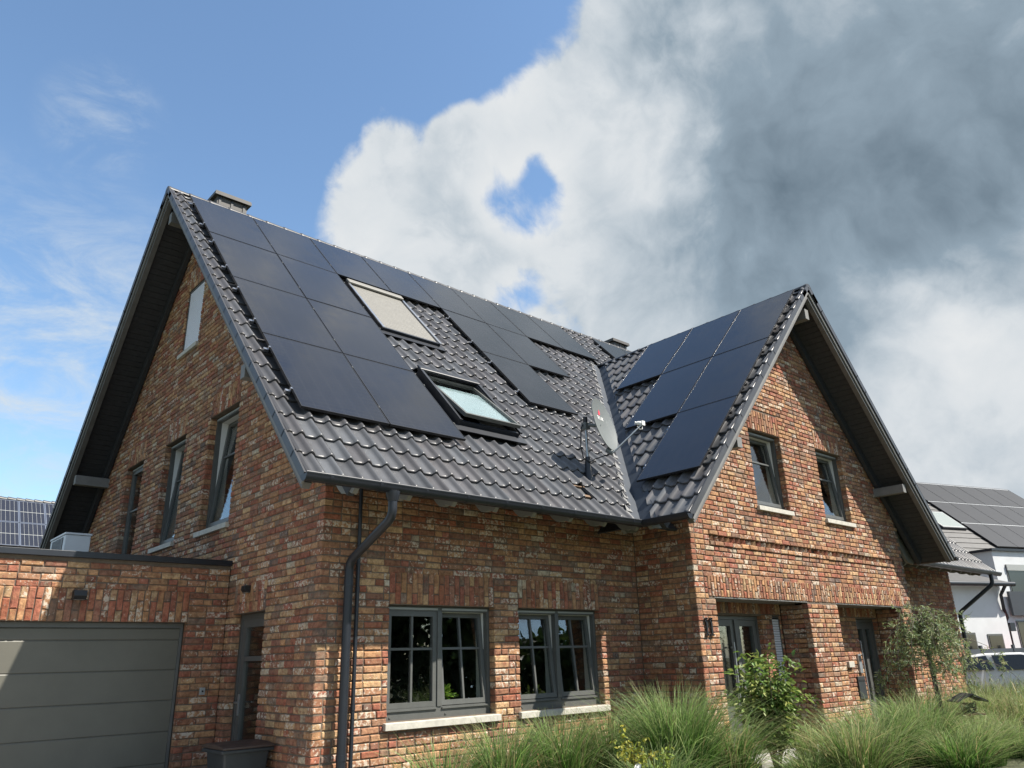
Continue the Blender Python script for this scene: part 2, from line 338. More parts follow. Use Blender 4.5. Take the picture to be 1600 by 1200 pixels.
def panel(fr, u0, u1, v0, v1, openings, n0, n1, name, m, parent, planes=()):
    us = sorted({u0, u1, *[q for o in openings for q in (o[0], o[1]) if u0 < q < u1]}); vs = sorted({v0, v1, *[q for o in openings for q in (o[2], o[3]) if v0 < q < v1]})
    bm = bmesh.new(); cache = {}
    def vert(u, v, n):
        k = (round(u, 5), round(v, 5), n)
        if k not in cache: cache[k] = bm.verts.new(fr(u, v, n))
        return cache[k]
    solid = {}
    for i in range(len(us)-1):
        for j in range(len(vs)-1):
            cu, cv = (us[i]+us[i+1])/2, (vs[j]+vs[j+1])/2
            solid[i, j] = not any(o[0] < cu < o[1] and o[2] < cv < o[3] for o in openings)
    for (i, j), s in solid.items():
        if not s: continue
        a, b, c, d = us[i], us[i+1], vs[j], vs[j+1]
        bm.faces.new([vert(a, c, n0), vert(b, c, n0), vert(b, d, n0), vert(a, d, n0)]); bm.faces.new([vert(a, c, n1), vert(a, d, n1), vert(b, d, n1), vert(b, c, n1)])
        for di, dj, q in ((-1, 0, ((a, c), (a, d))), (1, 0, ((b, c), (b, d))), (0, -1, ((a, c), (b, c))), (0, 1, ((a, d), (b, d)))):
            if not solid.get((i+di, j+dj), False): (p, r) = q; bm.faces.new([vert(*p, n0), vert(*r, n0), vert(*r, n1), vert(*p, n1)])
    for (co, no) in planes:
        r = bmesh.ops.bisect_plane(bm, geom=bm.verts[:]+bm.edges[:]+bm.faces[:], plane_co=co, plane_no=no, clear_outer=True)
        ed = [e for e in r['geom_cut'] if isinstance(e, bmesh.types.BMEdge)]
        if ed: bmesh.ops.holes_fill(bm, edges=ed)
    bmesh.ops.recalc_face_normals(bm, faces=bm.faces)
    me = bpy.data.meshes.new(name); bm.to_mesh(me); bm.free(); me.materials.append(m)
    o = bpy.data.objects.new(name, me); COL.objects.link(o); o.parent = parent; return o
VARS = {}
def brick_var(kind, i):
    if (kind, i) not in VARS:
        r = random.Random(100*i+(7 if kind == 's' else 3)); mb = MB(); brick_geo(*( (.24, BH) if kind == 's' else (.115, BH) if kind == 'h' else (BH, .24)), .115, bcol(r), mb, r, lambda q: q)
        VARS[kind, i] = mb.mesh('brick', M['brick'], True)
    return VARS[kind, i]
def area(fr, u, v, w, h):
    q = [project(fr(a, b)) for a, b in ((u, v), (u+w, v), (u+w, v+h), (u, v+h))]
    if any(x is None for x in q): return 0
    if not all(-20 < x[0] < 1620 and -20 < x[1] < 1215 for x in q): return 0
    return abs(sum(q[i][0]*q[(i+1) % 4][1]-q[(i+1) % 4][0]*q[i][1] for i in range(4)))/2
def lay(sets, limit):                                # sets: [(wall_object, bricks)]
    al = sorted(((area(*b[:5]), i, k) for i, (w, bs) in enumerate(sets) for k, b in enumerate(bs)), reverse=True)
    big = {(i, k) for a, i, k in al[:limit] if a > 0}
    for i, (w, bs) in enumerate(sets):
        mb = MB()
        for k, (fr, u, v, bw, bh, n) in enumerate(bs):
            if (i, k) in big:
                kind = 'v' if bh > bw else ('s' if bw > .16 else 'h'); me = brick_var(kind, rb.randrange(26))
                o = obj('brick', me, w); o.matrix_local = fr.M(u, v, n) @ Matrix.Diagonal((bw/(.24 if kind == 's' else .115 if kind == 'h' else BH), 1, bh/(BH if kind != 'v' else .24), 1))
            else: brick_geo(bw, bh, .115, bcol(rb), mb, rb, lambda q: fr(u+q.x, v+q.z, n-q.y))
        if mb.v: tag(mb.build('bricks', M['brick'], w, True), kind='stuff')

# ------------------------------------------------------------------ windows and doors
def bars(mb, f, u0, u1, v0, v1, n0, n1, wd, wb=None, wtop=None):
    wb = wb or wd; wtop = wtop or wd
    for a in ((u0, u0+wd, v0, v1), (u1-wd, u1, v0, v1), (u0+wd, u1-wd, v0, v0+wb), (u0+wd, u1-wd, v1-wtop, v1)): mb.box((a[0], a[2], n0), (a[1], a[3], n1), M=f)
def window(parent, fr, u0, u1, v0, v1, leaves, sill=True, base=.06, vmid=True, split=.60, name='window', rec=.115, inner=True, topstrip=True):
    mb = MB(); n0, n1 = -rec-.07, -rec
    bars(mb, fr, u0, u1, v0, v1, n0, n1, .045, base, .06); N = len(leaves); lw = (u1-u0-.09)/N
    for i in range(1, N): fr.box(mb, u0+.045+i*lw-.035, u0+.045+i*lw+.035, v0+base, v1-.06, n0+.002, n1+.012)
    w = mb.build(name, M['frame'], parent)
    if topstrip:
        mb = MB()
        for i in range(N): fr.box(mb, u0+.045+i*lw+(.035 if i else 0), u0+.045+(i+1)*lw-(.035 if i < N-1 else 0), v1-.045, v1-.02, n1+.001, n1+.016)
        mb.build('shutter_rail', M['frame_l'], w)
    if base > .08:
        mb = MB()
        for i in range(N): a = u0+.05+i*lw+(.035 if i else 0); fr.box(mb, a, u0+.04+(i+1)*lw-(.035 if i < N-1 else 0), v0+base-.03, v0+base-.012, n1+.001, n1+.02); fr.box(mb, a+.05, a+.075, v0+.03, v0+.045, n1+.001, n1+.01)
        mb.build('drip_rail', M['frame'], w)
    for i, tilt in enumerate(leaves):
        a = u0+.045+i*lw+(.037 if i else .002); b = u0+.045+(i+1)*lw-(.037 if i < N-1 else .002); c, d = v0+base+.002, v1-.062
        ct, st_ = math.cos(tilt), math.sin(tilt); pn = n0+.004
        def f(u, v, n, c=c, ct=ct, st_=st_): return fr(u, c+(v-c)*ct+(n-pn)*st_, pn+(n-pn)*ct-(v-c)*st_)
        mb = MB(); sw = .062; bars(mb, f, a, b, c, d, n0+.005, n1-.004, sw)
        mu = (a+b)/2; mv = c+(d-c)*split
        if vmid: mb.box((mu-.014, c+sw, n0+.02), (mu+.014, d-sw, n1-.012), M=f)
        mb.box((a+sw, mv-.015, n0+.022), (b-sw, mv+.015, n1-.014), M=f)
        s = mb.build('sash', M['frame'], w)
        cols = [(a+sw, mu-.014), (mu+.014, b-sw)] if vmid else [(a+sw, b-sw)]
        for ca, cb in cols:
            for va, vb in ((c+sw, mv-.015), (mv+.015, d-sw)):
                mb = MB(); mb.box((ca, va, n0+.03), (cb, vb, n0+.036), M=f); mb.build('pane', M['glass'], w)
        if tilt and inner:
            mb = MB(); fr.box(mb, b-.004, b+.001, c, d, n0-.16, n0-.001); fr.box(mb, a-.001, a+.004, c, d, n0-.16, n0-.001); fr.box(mb, a+.005, b-.005, d-.004, d+.001, n0-.16, n0-.001); mb.build('inner_reveal', M['inner'], w)
    mb = MB(); fr.box(mb, u0+.04, u1-.04, v0+.02, v0+.05, n0-.22, n0-.001); mb.build('inner_sill', M['inner'], w)
    if sill:
        mb = MB(); p = [fr(u0-.05, v0-.090, .055), fr(u0-.05, v0-.012, .055), fr(u0-.05, v0-.001, -rec+.03), fr(u0-.05, v0-.090, -rec+.03)]; mb.prism(p, fr.U*(u1-u0+.10)); mb.build('sill', M['sill'], w, bevel=.005)
    return w
def lamp_cube(fr, u, v, label, s=.075):
    e_ = empty('wall_lamp', fr(u, v, 0), label, 'lamp')
    mb = MB(); l = lambda a, b, c: fr.U*a+fr.V*b+fr.N*c
    mb.prism([l(-s, -s*.7, 0), l(-s, s*.8, 0), l(-s, s*.8, s*1.3), l(-s, -s*.1, s*1.5), l(-s, -s*.7, s*1.0)], fr.U*2*s); mb.build('housing', M['black'], e_, bevel=.004)
    mb = MB(); mb.box((-s*.8, -s*.72, .01), (s*.8, -s*.70, s*.9), M=l); mb.build('lens', M['frame_l'], e_)
    return e_

# ================================================================== THE HOUSE
HOUSE = empty('brick_house', (0, 0, 0), 'large red and tan brick double house with dark tiled steep roof', 'house')
fF = Fr((0, 0, 0), (1, 0, 0), Z, (0, -1, 0)); fG = Fr((0, D, 0), (0, -1, 0), Z, (-1, 0, 0))
fC = Fr((X1, -PR, 0), (1, 0, 0), Z, (0, -1, 0)); fS = Fr((X1, 0, 0), (0, -1, 0), Z, (-1, 0, 0)); fR = Fr((X2, 0, 0), (1, 0, 0), Z, (0, -1, 0))
ZWT = 4.02
def gclip(off): return lambda v: (max(-.0, (v+off-ZE)/SL-EO), D-max(0, (v+off-ZE)/SL-EO))
w1, w2 = (.9625, 2.6466), (3.1016, 4.7822); wz = (.8601, 2.1934)
gwin = [(2.926, 4.096, 3.548, 5.433, .10), (5.2075, 6.2596, 3.548, 5.433, .10), (7.465, 8.533, 2.86, 5.433, 0)]
att = (5.20, 6.05, 7.19, 8.53); sd = (1.43, 2.42, .05, 2.193)
Ld = lambda y: D-y
lnt = .40
# openings per wall: (u0,u1,v0,v1)
opF = [(*w1, *wz), (*w2, *wz)]
opG = [(Ld(b), Ld(a), c, d) for a, b, c, d, t in gwin]+[(Ld(att[1]), Ld(att[0]), att[2], att[3]), (Ld(sd[1]), Ld(sd[0]), 0, sd[3])]
ul = (.685, 1.773); uz = (3.98, 5.40)
opC = [(WC-ul[1], WC-ul[0], *uz), (WC+ul[0], WC+ul[1], *uz), (PL0-X1, PL1-X1, -.1, PT), (PR0-X1, PR1-X1, -.1, PT)]
slopeN = lambda s: Vector((0, s*-ST, CT))
tr_ = .30                                              # roof build-up below the tile plane, measured vertically
pg = [(V(0, -EO, ZE-tr_), V(0, -ST, CT)), (V(0, D+EO, ZE-tr_), V(0, ST, CT))]
pc = [(V(XL, 0, ZE-tr_), V(-ST, 0, CT)), (V(2*XC-XL, 0, ZE-tr_), V(ST, 0, CT))]
grow = lambda ops: [(a-.014, b+.014, c, d+.004) for a, b, c, d in ops]
wF = panel(fF, .009, X1+.3, 0, ZWT, grow(opF), -.014, -.26, 'wall', M['mortar'], HOUSE)
wG = panel(fG, .009, D-.009, 0, 10.2, grow(opG), -.014, -.26, 'wall', M['mortar'], HOUSE, pg)
wC = panel(fC, .009, 2*WC-.009, 0, 8.5, grow(opC)+[(6.24-X1, 13.08-X1, 39*CH-.006, 40*CH-.004)], -.014, -.26, 'wall', M['mortar'], HOUSE, pc)
wS = panel(fS, -.2, PR-.009, 0, ZWT, [], -.014, -.26, 'wall', M['mortar'], HOUSE)
wR = panel(fR, -.2, XC*2-X2-.009, 0, ZWT, [], -.014, -.26, 'wall', M['mortar'], HOUSE)
for q in (((X2-.26, -PR+.26, 0), (X2-.010, .3, ZWT)), ((2*XC-.26, .26, 0), (2*XC-.01, D-.3, ZWT)), ((.26, D-.26, 0), (2*XC-.01, D-.01, ZWT))): mb = MB(); mb.box(*q); mb.build('wall', M['mortar'], HOUSE)
p = [V(2*XC-.2, .27, ZWT), V(2*XC-.2, D-.27, ZWT), V(2*XC-.2, D/2, ZR-.5)]; mb = MB(); mb.prism(p, (.15, 0, 0)); mb.build('wall', M['mortar'], HOUSE)
mb = MB(); mb.box((.27, .27, 2.70), (2*XC-.27, D-.27, 2.82)); mb.box((X1+.27, -PR+.27, 2.705), (X2-.27, .26, 2.815)); mb.box((.27, 4.2, 0), (2*XC-.27, 4.3, 2.69)); mb.build('floor_slab', M['dark'], HOUSE)
# bricks
ex = lambda ops: [(a-.001, b+.001, c-.04, d+.02) for a, b, c, d in ops]
lin = lambda ops: [(a-.01, b+.01, d, d+lnt+.01) for a, b, c, d in ops]
bF = fill(fF, 0, X1, 0, ZWT, ex(opF)+lin(opF), cs=1)
for o in opF: bF += soldiers(fF, o[0], o[1], o[3]+.012, o[3]+lnt)
bG = fill(fG, 0, D, 0, 10.3, ex(opG)+lin(opG)+[(0, D-YG-.02, -1, GP-.15)], clip=gclip(.22), ce=-1)
for o in opG: bG += soldiers(fG, o[0], o[1], o[3]+.012, o[3]+lnt)
uCc = WC
cclip = lambda v: (max(0, (v+.22-ZE)/SL-EO), 2*WC-max(0, (v+.22-ZE)/SL-EO))
bandL, bandR = 6.24-X1, 13.08-X1
lb = (6.06-X1, 13.2-X1, PT, PT+.34)
teeth = (bandL, bandR, 39*CH-.005, 40*CH-.006)
offC = lambda k: .0
exC = ex(opC[:2])+[(a-.004, b+.004, -1, d) for a, b, c, d in opC[2:]]+lin(opC[:2])+[lb, (uCc-.008, uCc+.008, -1, 12), (bandL, bandR, 38*CH-.005, 41*CH-.006)]
bC = fill(fC, 0, 2*WC, 0, 8.6, exC, clip=cclip, cs=1, ce=1)
for o in opC[:2]: bC += soldiers(fC, o[0], o[1], o[3]+.012, o[3]+lnt)
bC += soldiers(fC, lb[0]+.01, lb[1]-.01, lb[2]+.005, lb[3]-.005)
for k in (38, 40):
    f2 = fill(fC, bandL, bandR, k*CH, (k+1)*CH+.01, [(uCc-.008, uCc+.008, -1, 12)]); bC += [(f, u, v, w, h, n+.022) for f, u, v, w, h, n in f2 if abs(v-k*CH) < .01]
bS = fill(fS, 0, PR, 0, ZWT, cs=0, ce=-1)
bR = fill(fR, 0, XC*2-X2, 0, ZWT)
# portals: back wall and inner side
fB1 = Fr((PL0, YB, 0), (1, 0, 0), Z, (0, -1, 0)); fB2 = Fr((PR0, YB, 0), (1, 0, 0), Z, (0, -1, 0))
PWd = PL1-PL0; d1 = (6.45-PL0, 8.42-PL0); d2 = (12.02-PR0, 12.985-PR0); wsm = (8.76-PL0, 9.02-PL0)
op1 = [(d1[0], d1[1], 0, 2.13), (wsm[0], wsm[1], .9, 2.13)]; op2 = [(d2[0], d2[1], 0, 2.13)]
wB1 = panel(fB1, 0, PWd, 0, PT+.2, grow(op1), -.014, -.2, 'wall', M['mortar'], HOUSE); wB2 = panel(fB2, 0, PWd, 0, PT+.2, grow(op2), -.014, -.2, 'wall', M['mortar'], HOUSE)
bB1 = fill(fB1, 0, PWd, 0, 2.18, ex(op1))+soldiers(fB1, 0, PWd, 2.17, 2.40); bB2 = fill(fB2, 0, PWd, 0, 2.18, ex(op2))+soldiers(fB2, 0, PWd, 2.17, 2.40)
fJ1 = Fr((PL1, YB, 0), (0, -1, 0), Z, (-1, 0, 0)); fJ2 = Fr((PR1, YB, 0), (0, -1, 0), Z, (-1, 0, 0)); JD = YB+PR
wJ = []; bJ = []
for f in (fJ1, fJ2):
    wJ.append(panel(f, .0, JD-.12, 0, PT+.0, [], -.014, -.2, 'wall', M['mortar'], HOUSE)); bJ.append(fill(f, 0, JD-.120, 0, PT-.0))
for x in (PL0, PR0): mb = MB(); mb.box((x-.2, -PR+.27, 0), (x-.008, YB, PT+.1)); mb.build('wall', M['mortar'], HOUSE)
mb = MB(); mb.box((PL0-.02, -PR+.012, PT-.012), (PL1+.02, YB+.02, PT+.002)); mb.box((PR0-.02, -PR+.012, PT-.012), (PR1+.02, YB+.02, PT+.002)); mb.build('porch_ceiling', M['barge'], HOUSE)
lay([(wF, bF), (wG, bG), (wC, bC), (wS, bS), (wR, bR), (wB1, bB1), (wB2, bB2), (wJ[0], bJ[0]), (wJ[1], bJ[1])], 300)
# saw-tooth course
mb = MB(); fC.box(mb, bandL-.02, bandR+.02, 39*CH-.02, 40*CH+.01, -.16, -.075); mb.build('band_backing', M['mortar'], wC)
mb = MB(); n = int((bandR-bandL)/.158)
for i in range(n):
    u = bandL+.079+i*.158
    if abs(u-uCc) < .07: continue
    c_ = bcol(rb); pp = [fC(u-.074, 39*CH, -.06), fC(u, 39*CH, .012), fC(u+.074, 39*CH, -.06)]; mb.prism([Vector(q) for q in pp], Z*BH, c_)
tag(mb.build('sawtooth_bricks', M['brick'], wC, True), kind='stuff')
# windows
for (a, b), lv in ((w1, (0, .10)), (w2, (.10, .10))): window(HOUSE, fF, a, b, *wz, lv, base=.13)
for a, b, c, d, t in gwin: window(HOUSE, fG, Ld(b), Ld(a), c, d, (t,), vmid=False, split=.66, sill=c > 3)
for s in (0, 1):
    a, b = (WC-ul[1], WC-ul[0]) if s == 0 else (WC+ul[0], WC+ul[1]); window(HOUSE, fC, a, b, *uz, (.11,), vmid=False, split=.64)
# attic window with closed roller shutter
u0, u1 = Ld(att[1]), Ld(att[0]); mb = MB(); bars(mb, fG, u0, u1, att[2], att[3], -.12, -.03, .03); w = mb.build('window', M['frame'], HOUSE)
mb = MB(); k = 0; v = att[2]+.02
while v < att[3]-.04: fG.box(mb, u0+.03, u1-.03, v, v+.037, -.055, -.040); fG.box(mb, u0+.03, u1-.03, v+.037, v+.043, -.055, -.048); v += .043
mb.build('roller_shutter', M['rshut'], w)
mb = MB(); mb.prism([fG(u0-.05, att[2]-.09, .05), fG(u0-.05, att[2]-.01, .05), fG(u0-.05, att[2]-.001, -.02), fG(u0-.05, att[2]-.09, -.02)], fG.U*(u1-u0+.1)); mb.build('sill', M['sill'], w, bevel=.005)
# side door beside the garage
def glazed_door(fr, u0, u1, v1, rec, splits, name='door', stile=.11, kick=.75, wm='frame'):
    mb = MB(); bars(mb, fr, u0, u1, .02, v1, -rec-.08, -rec, .06); d = mb.build(name, M[wm], HOUSE)
    mb = MB(); n0, n1 = -rec-.07, -rec-.006; bars(mb, fr, u0+.062, u1-.062, .04, v1-.062, n0, n1, stile, kick); 
    for v in splits: fr.box(mb, u0+.06+stile, u1-.06-stile, v-.03, v+.03, n0+.004, n1-.004)
    mb.build('door_leaf', M[wm], d)
    vs = [.04+kick]+[q for v in splits for q in (v-.03, v+.03)]+[v1-.062-stile]
    for i in range(0, len(vs), 2): mb = MB(); fr.box(mb, u0+.062+stile, u1-.062-stile, vs[i], vs[i+1], n0+.02, n0+.03); mb.build('pane', M['glass'], d)
    return d, n1
d, n1 = glazed_door(fG, Ld(sd[1]), Ld(sd[0]), sd[3], .13, [1.62], kick=.35)
mb = MB(); u = Ld(sd[1])+.12; fG.box(mb, u-.02, u+.02, .92, 1.18, n1+.001, n1+.012); mb.tube([fG(u, 1.08, n1+.01), fG(u, 1.08, n1+.06), fG(u+.12, 1.08, n1+.06)], .011, 8); mb.build('handle', M['galv'], d)
# front doors: left porch has a leaf and a side light, right porch a leaf with two glass strips
mb = MB(); bars(mb, fB1, d1[0], d1[1], .02, 2.13, -.2, -.1, .06); um = d1[1]-.72; fB1.box(mb, um-.04, um+.04, .08, 2.07, -.198, -.085); d = mb.build('front_door', M['frame'], HOUSE)
for (a, b) in ((d1[0]+.065, um-.045), (um+.045, d1[1]-.065)):
    mb = MB(); bars(mb, fB1, a, b, .085, 2.065, -.185, -.11, .10, .62); mb.build('door_leaf', M['frame'], d)
    mb = MB(); fB1.box(mb, a+.1, b-.1, .705, 1.965, -.16, -.15); mb.build('pane', M['glass'], d)
mb = MB(); fB1.box(mb, um-.2, um-.175, .6, 1.7, -.06, -.035); fB1.box(mb, um-.2, um-.175, .65, .68, -.11, -.06); fB1.box(mb, um-.2, um-.175, 1.6, 1.63, -.11, -.06); mb.build('handle', M['galv'], d)
mb = MB(); bars(mb, fB2, d2[0], d2[1], .02, 2.13, -.2, -.1, .06); d = mb.build('front_door', M['frame'], HOUSE)
mb = MB(); a, b = d2[0]+.065, d2[1]-.065; bars(mb, fB2, a, b, .085, 2.065, -.185, -.11, .13, .42); um = (a+b)/2; fB2.box(mb, um-.07, um+.07, .5, 1.94, -.18, -.105); mb.build('door_leaf', M['frame'], d)
for q in ((a+.13, um-.07), (um+.07, b-.13)): mb = MB(); fB2.box(mb, q[0], q[1], .505, 1.935, -.16, -.15); mb.build('pane', M['glass'], d)
mb = MB(); fB2.box(mb, a+.03, a+.055, .5, 1.7, -.05, -.025); fB2.box(mb, a+.03, a+.055, .55, .58, -.11, -.05); fB2.box(mb, a+.03, a+.055, 1.6, 1.63, -.11, -.05); mb.build('handle', M['galv'], d)
mb = MB(); bars(mb, fB1, wsm[0], wsm[1], .9, 2.13, -.10, -.02, .02); w = mb.build('window', M['frame'], HOUSE)
mb = MB(); v = .93
while v < 2.08: fB1.box(mb, wsm[0]+.02, wsm[1]-.02, v, v+.036, -.05, -.03); v += .043
mb.build('roller_shutter', M['rshut'], w)

# ------------------------------------------------------------------ ROOF
TW, TG = .243, .405
fM = Fr((0, -EO, ZE), (1, 0, 0), (0, CT, ST), (0, -ST, CT)); fL = Fr((XL, 0, ZE), (0, -1, 0), (CT, 0, ST), (-ST, 0, CT)); fQ = Fr((2*XC-XL, 0, ZE), (0, 1, 0), (-CT, 0, ST), (ST, 0, CT)); fBk = Fr((0, D+EO, ZE), (-1, 0, 0), (0, -CT, ST), (0, ST, CT))
PROF = [(-.004, .020), (.012, .006), (.05, 0), (.10, 0), (.132, .003), (.150, .020), (.167, .042), (.187, .053), (.208, .045), (.229, .027), (.247, .010)]
def tcol(): k = .078*rt.uniform(.82, 1.2); w_ = rt.uniform(-.04, .05); return (k*(.98+w_), k*.985, k*(1.05-w_*.5), 1)
def tile_geo(mb, xf, ln=.44):
    n = len(PROF); mb.col = tcol(); rows = [(0.0, .006), (.008, .013), (.03, .0145), (ln, -.024)]
    vs = [xf(x, y, z+dz) for (y, dz) in rows for (x, z) in PROF]+[xf(x, .006, z-.022) for (x, z) in PROF]
    fs = [(r*n+i, r*n+i+1, (r+1)*n+i+1, (r+1)*n+i) for r in range(3) for i in range(n-1)]
    mb.add(vs, fs, smooth=True); b = [xf(x, 0, z+.006) for (x, z) in PROF]+vs[4*n:]
    mb.add(b, [(n+i, n+i+1, i+1, i) for i in range(n-1)])
    mb.add([vs[0], vs[3*n], xf(PROF[0][0], ln, -.05), xf(PROF[0][0], .004, PROF[0][1]-.022)], [(0, 1, 2, 3)])
rt = random.Random(9); TILE = []
for k in range(10): t = MB(); tile_geo(t, lambda x, y, z: V(x, y, z)); TILE.append(t.mesh('roof_tile', M['tilev'], True))
def deck(name, fr, u0, u1, v0, v1, ops, planes=()): return panel(fr, u0, u1, v0, v1, ops, -.045, -.075, name, M['soffit'], HOUSE, planes)
sk1, sk2 = (2.20, 3.46, 4.95, 7.02), (2.26, 3.44, 1.86, 3.46)
vL = (V(XL, -EO, 0), V(1, -1, 0).normalized()); vR = (V(2*XC-XL, -EO, 0), V(-1, -1, 0).normalized())
hole = (3.78, .50)                                     # a missing tile
roofM = deck('roof', fM, -VO+.06, 2*XC+VO-.06, .02, RAF-.03, [(sk2[0]+.03, sk2[1]-.03, sk2[2]+.03, sk2[3]-.03)])
roofB = deck('roof', fBk, -2*XC-VO+.06, VO-.06, .02, RAF-.03, [])
YF = -PR-VO2
roofL = deck('roof', fL, -6, PR+VO2-.06, .02, RAF2-.03, [], [(V(XL, -EO, 0), V(-1, 1, 0).normalized())])
roofQ = deck('roof', fQ, -PR-VO2+.06, 6, .02, RAF2-.03, [], [(V(2*XC-XL, -EO, 0), V(1, 1, 0).normalized())])
def tiles(fr, roof, u0, ncol, nrow, keep, planes, limit, skip=None):
    L = []
    for r in range(nrow):
        for c in range(ncol):
            u, s = u0+c*TW, r*TG-.015
            if skip and skip(u, s): continue
            k = keep(u+TW/2, s+.2)
            if k < -.45: continue
            L.append((area(fr, u, s, TW, TG), k, u, s, r))
    L.sort(key=lambda q: -q[0]); mb = MB(); n = 0
    for a, k, u, s, r in L:
        ln = .44 if r < nrow-1 else RAFS[fr]-s-.02
        j = rt.uniform(-.0025, .0025); jj = rt.uniform(-.003, .003)
        if n < limit and k > .45 and a > 0 and r < nrow-1: o = obj('roof_tile', rt.choice(TILE), roof); o.matrix_local = fr.M2(u, s+jj, j) @ Matrix.Rotation(rt.uniform(-.006, .006), 4, 'Z'); n += 1
        else: tile_geo(mb, lambda x, y, z: fr(u+x, s+jj+y, z+j), ln)
    if planes:
        bm = bmesh.new(); me = mb.mesh('x', None, True); bm.from_mesh(me)
        for co, no in planes: bmesh.ops.bisect_plane(bm, geom=bm.verts[:]+bm.edges[:]+bm.faces[:], plane_co=co, plane_no=no, clear_outer=True)
        me2 = bpy.data.meshes.new('roof_tiles'); bm.to_mesh(me2); bm.free(); me2.materials.append(M['tilev']); o = obj('roof_tiles', me2, roof)
        bpy.data.meshes.remove(me)
    else: o = mb.build('roof_tiles', M['tilev'], roof, True)
    tag(o, kind='stuff')
RAFS = {fM: RAF, fL: RAF2, fQ: RAF2, fBk: RAF}
nrM, nrC = int(RAF/TG)+1, int(RAF2/TG)+1
gap = .14
insk = lambda u, s: any(a-.02 < u+TW/2 < b+.02 and c-.30 < s+.1 < d-.02 for a, b, c, d in (sk1, sk2))
u00 = -VO+.015
hc = round((hole[0]-u00)/TW); hr = round(hole[1]/TG)
ncM = int((XC+VO)/TW)+1
kM = lambda u, s: -((u-XL)-s*CT)/math.sqrt(2)-gap
isH = lambda u, s: abs(u-(u00+hc*TW)) < .02 and abs(s+.015-hr*TG) < .02
tiles(fM, roofM, u00, ncM, nrM, lambda u, s: kM(u, s) if u < XC else -9, [(vL[0]+Vector((-gap*.7, gap*.7, 0)), vL[1])], 230, lambda u, s: insk(u, s) or isH(u, s))
kR = lambda u, s: ((u-(2*XC-XL))+s*CT)/math.sqrt(2)-gap
tiles(fM, roofM, u00+ncM*TW, int((2*XC+VO-u00-ncM*TW)/TW), nrM, kR, [(vR[0]+Vector((gap*.7, gap*.7, 0)), vR[1])], 0)
kC = lambda u, s: ((-u+EO)*-1+s*CT)/math.sqrt(2)-gap
uL0 = PR+VO2-.015-TW*int((PR+VO2+5.5)/TW)
tiles(fL, roofL, uL0, int((PR+VO2+5.5)/TW), nrC, lambda u, s: (u-EO+s*CT)/math.sqrt(2)-gap if True else 0, [(V(XL, -EO, 0)+Vector((gap*.7, -gap*.7, 0)), V(-1, 1, 0).normalized())], 70)
tiles(fQ, roofQ, -PR-VO2+.015, int((PR+VO2+5.5)/TW), nrC, lambda u, s: (-u-EO+s*CT)/math.sqrt(2)-gap, [(V(2*XC-XL, -EO, 0)+Vector((-gap*.7, -gap*.7, 0)), V(1, 1, 0).normalized())], 0)
tiles(fBk, roofB, VO-.02-3*TW, 3, nrM, lambda u, s: 1, [], 0)
# what shows in the gap of the missing tile
mb = MB(); hu, hs = u00+hc*TW, hr*TG; fM.box(mb, hu-.05, hu+TW+.05, hs+.10, hs+.15, -.044, -.012); fM.box(mb, hu-.05, hu+TW+.05, hs+.36, hs+.40, -.044, -.012); mb.build('batten', M['wood'], roofM)
# verge tiles
def verge(fr, roof, u, sgn, nrow, top):
    mb = MB()
    mb.box((-.010 if sgn > 0 else -.012, 0, -.062), (.012 if sgn > 0 else .010, .425, .030)); mb.box((-.012, .0, .026), (.012, .43, .034))
    vs = [(0, 0), (.02*sgn, .028), (.05*sgn, .040), (.08*sgn, .034), (.10*sgn, .012)]
    mb.add([V(x, y, z+dz) for y, dz in ((0, .004), (.02, .012), (.43, -.014)) for x, z in vs]+[V(x, .002, z-.02) for x, z in vs], [(r*5+i, r*5+i+1, r*5+6+i, r*5+5+i) for r in range(2) for i in range(4)]+[(15+i, 16+i, 1+i, i) for i in range(4)], smooth=False)
    me = mb.mesh('verge_tile', M['tile'])
    for r in range(nrow): o = obj('verge_tile', me, roof); o.matrix_local = fr.M2(u, r*TG-.02, .004*(1)) if r*TG+.43 < top else fr.M2(u, top-.43, .004)
verge(fM, roofM, -VO+.002, 1, nrM, RAF); verge(fBk, roofB, VO-.002, -1, nrM, RAF)
verge(fL, roofL, PR+VO2-.002, -1, nrC, RAF2); verge(fQ, roofQ, -PR-VO2+.002, 1, nrC, RAF2)
# ridge tiles
mb = MB(); n = 9; RV = []
for y, r in ((0, .090), (.03, .096), (.06, .090), (.42, .080)): RV += [V(y, -r*1.15*math.cos(math.pi*k/(n-1)), r*.95*math.sin(math.pi*k/(n-1))-.055) for k in range(n)]
mb.add(RV, [(r*n+i, r*n+i+1, (r+1)*n+i+1, (r+1)*n+i) for r in range(3) for i in range(n-1)], smooth=True); mb.add(RV[:n], [tuple(range(n))])
RT = mb.mesh('ridge_tile', M['tile']); x = -VO-.01
while x < 2*XC+VO-.2: o = obj('ridge_tile', RT, roofM); o.location = (x, D/2, ZR+.0); x += .40
y = YF-.01; yj = -EO+(ZR2-ZE)/SL
while y < yj+.05: o = obj('ridge_tile', RT, roofL); o.location = (XC, y, ZR2+.0); o.rotation_euler = (0, 0, math.pi/2); y += .40
